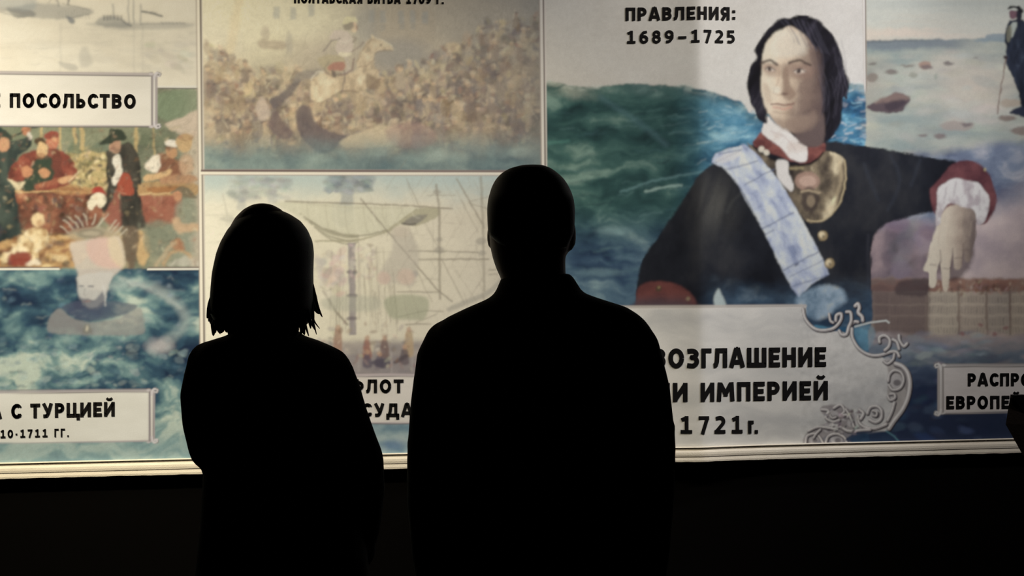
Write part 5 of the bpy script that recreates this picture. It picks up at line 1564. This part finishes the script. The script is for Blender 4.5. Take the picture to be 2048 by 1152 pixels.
for sg in (-1, 1):
    f.limb([(sg * .085, 0, .86, .086), (sg * .09, .01, .66, .070), (sg * .092, .015, .47, .052), (sg * .094, -.005, .32, .052), (sg * .096, -.01, .11, .034), (sg * .096, -.01, .08, .033)])
    f.limb([(sg * .096, -.03, .042, .030), (sg * .10, .05, .035, .029), (sg * .106, .115, .028, .024)])
f.build('body', m_skin, wom, .0065, 3)
# hair: a bob with loose ends
hr = [(655, 452, 612, -.090, .015), (640, 434, 627, -.100, .035), (620, 425, 631, -.108, .05), (590, 426.5, 630, -.112, .06), (545, 430.5, 629, -.116, .066), (507, 438.5, 630, -.116, .07), (484, 447, 627, -.114, .072), (460, 460, 616, -.106, .074), (442, 474, 601, -.092, .074), (428, 491, 579, -.070, .066), (420, 506, 560, -.046, .05), (416, 518, 543, -.022, .028)]
f = Fig()
f.loft([ring(wp, *r) for r in hr], 44, 2.3)
def ends(bm):
    r2 = np.random.default_rng(3)
    def lock(p, w=.005):
        pts = smooth_pts(p, False, 5)
        R = []
        for k, (u, v, y) in enumerate(pts):
            x, z = wp(u, v)
            t = k / (len(pts) - 1)
            rr = w * min(1, .12 + 2.6 * t) * (1 - t) ** .7 + .0005
            R.append([bm.verts.new((x + rr * math.cos(a) * 1.4, y + rr * math.sin(a), z)) for a in np.linspace(0, 2 * PI, 7)[:-1]])
        for A, B in zip(R, R[1:]):
            for k in range(6):
                bm.faces.new((A[k], A[(k + 1) % 6], B[(k + 1) % 6], B[k]))
        bm.faces.new(R[0][::-1])
        bm.faces.new(R[-1])
    for p, w in (([(626, 560, -.02), (631, 592, -.02), (638, 615, -.02), (647, 634, -.02)], .0045), ([(625, 585, -.03), (631, 612, -.03), (640, 626, -.03), (645, 628, -.03)], .004),
                 ([(623, 590, -.04), (629, 622, -.04), (632, 645, -.04)], .005), ([(618, 625, -.03), (628, 648, -.03), (634, 660, -.03)], .0022), ([(612, 630, -.05), (618, 652, -.05), (624, 671, -.05)], .0025),
                 ([(606, 640, -.05), (610, 658, -.05), (606, 672, -.05)], .004), ([(600, 645, -.06), (602, 660, -.06), (596, 672, -.06)], .004), ([(624, 615, -.02), (630, 640, -.02), (642, 657, -.02)], .0018),
                 ([(430, 585, -.02), (425, 615, -.02), (421, 643, -.02)], .0045), ([(430, 600, -.03), (427, 635, -.03), (434, 656, -.03)], .006), ([(432, 630, -.04), (434, 648, -.04), (446, 657, -.04)], .005), ([(440, 640, -.05), (444, 654, -.05), (456, 660, -.05)], .005),
                 ([(615, 600, -.06), (625, 630, -.06), (629, 656, -.06)], .005), ([(622, 570, -.01), (629, 600, -.01), (642, 622, -.01)], .003), ([(620, 610, -.04), (629, 634, -.04), (638, 668, -.04)], .002),
                 ([(432, 590, -.05), (427, 620, -.05), (424, 636, -.05)], .004)):
        lock(p, w)
    for k in range(46):
        u = r2.uniform(438, 622)
        v = r2.uniform(638, 650)
        y = -.10 * (1 - ((u - 530) / 105) ** 2) ** .5 - .004 if abs(u - 530) < 104 else -.02
        lock([(u, v - 14, y * .96), (u + r2.uniform(-3, 3), v + 4, y * .97), (u + r2.uniform(-7, 7), v + r2.uniform(12, 22), y * .9)], .006)
f.build('hair', m_hair, wom, .006, 4, ends)
f = Fig()
cr = [(668, 462, 592, -.07, .065), (680, 420, 632, -.086, .08), (697, 398, 672, -.10, .09), (720, 392, 690, -.11, .10), (760, 400, 684, -.115, .115), (820, 408, 684, -.112, .125), (900, 410, 690, -.11, .122), (960, 408, 700, -.116, .122), (1040, 403, 722, -.128, .128), (1140, 394, 738, -.138, .135), (1260, 386, 750, -.15, .145), (1400, 376, 760, -.16, .155), (1470, 372, 764, -.165, .16)]
f.loft([ring(wp, *r) for r in cr], 44, 2.4)
f.loft([ring(wp, *r) for r in ((655, 470, 590, -.064, .055), (662, 466, 596, -.068, .06), (685, 440, 622, -.08, .07))], 32, 2.2)
f.limb(BL)
f.limb(BR)
for A, sg in ((BL, 1), (BR, -1)):
    x, y, z, r = A[-1]
    f.ball((x, y, z), r * 1.12)
f.build('coat', m_coat, wom, .008, 5)
f = Fig()
for sg in (-1, 1):
    f.limb([(sg * .08, 0, .80, .10), (sg * .088, .01, .62, .085), (sg * .092, .012, .46, .066), (sg * .094, .0, .30, .062), (sg * .096, -.008, .10, .055)])
f.build('trousers', m_pants, wom, .009, 5)
shoe(-1, wom, -.10, .88)
shoe(1, wom, .10, .88)

# ------------------------------------------------------------------ the dark lectern at the right edge of the frame
m_lect = noise_mat('dark_brown_lectern', (0.022, 0.015, 0.012), (0.034, 0.024, 0.019), 0.7, 10, 0.2, 0.2)
m_top = noise_mat('black_lectern_top', (0.006, 0.006, 0.006), (0.010, 0.010, 0.010), 0.6, 10, 0.1, 0.2)
LD = 4.2
lb = at_depth(2130, 576, LD)
lec = empty('lectern', (lb.x, lb.y, 0), -YAW)
tag(lec, 'dark brown lectern with an angled head in front of the shore sheet', 'lectern')
def lp(u, v, y):
    p = at_depth(u, v, LD) - lb
    return Vector((p.dot(RGT), y, p.z + lb.z))
side = [lp(2021, 789, 0), lp(2009, 848, -.01), lp(2046, 911, .0), lp(2062, 846, .02)]
dx = Vector((.34, .06, -.004))
vs = side + [p + dx for p in side]
mesh_obj('head', vs, [(0, 1, 2, 3), (4, 7, 6, 5), (0, 4, 5, 1), (1, 5, 6, 2), (2, 6, 7, 3), (3, 7, 4, 0)], m_lect, lec)
n_ = ((side[3] - side[0]).cross(dx)).normalized()
o_ = [side[0] + n_ * .003, side[3] + n_ * .003, side[3] + dx + n_ * .003, side[0] + dx + n_ * .003]
mesh_obj('reading_board', [p + (o_[0] + o_[2]) * 0 for p in o_] + [p + n_ * .008 for p in o_], [(0, 1, 2, 3), (4, 7, 6, 5), (0, 4, 5, 1), (1, 5, 6, 2), (2, 6, 7, 3), (3, 7, 4, 0)], m_top, lec)
q_ = (side[2] + dx * .5)
box('post', (q_.x - .05, q_.y - .04, .03), (q_.x + .05, q_.y + .04, q_.z + .02), m_lect, lec)
box('base', (q_.x - .22, q_.y - .18, 0), (q_.x + .22, q_.y + .18, .035), m_lect, lec)
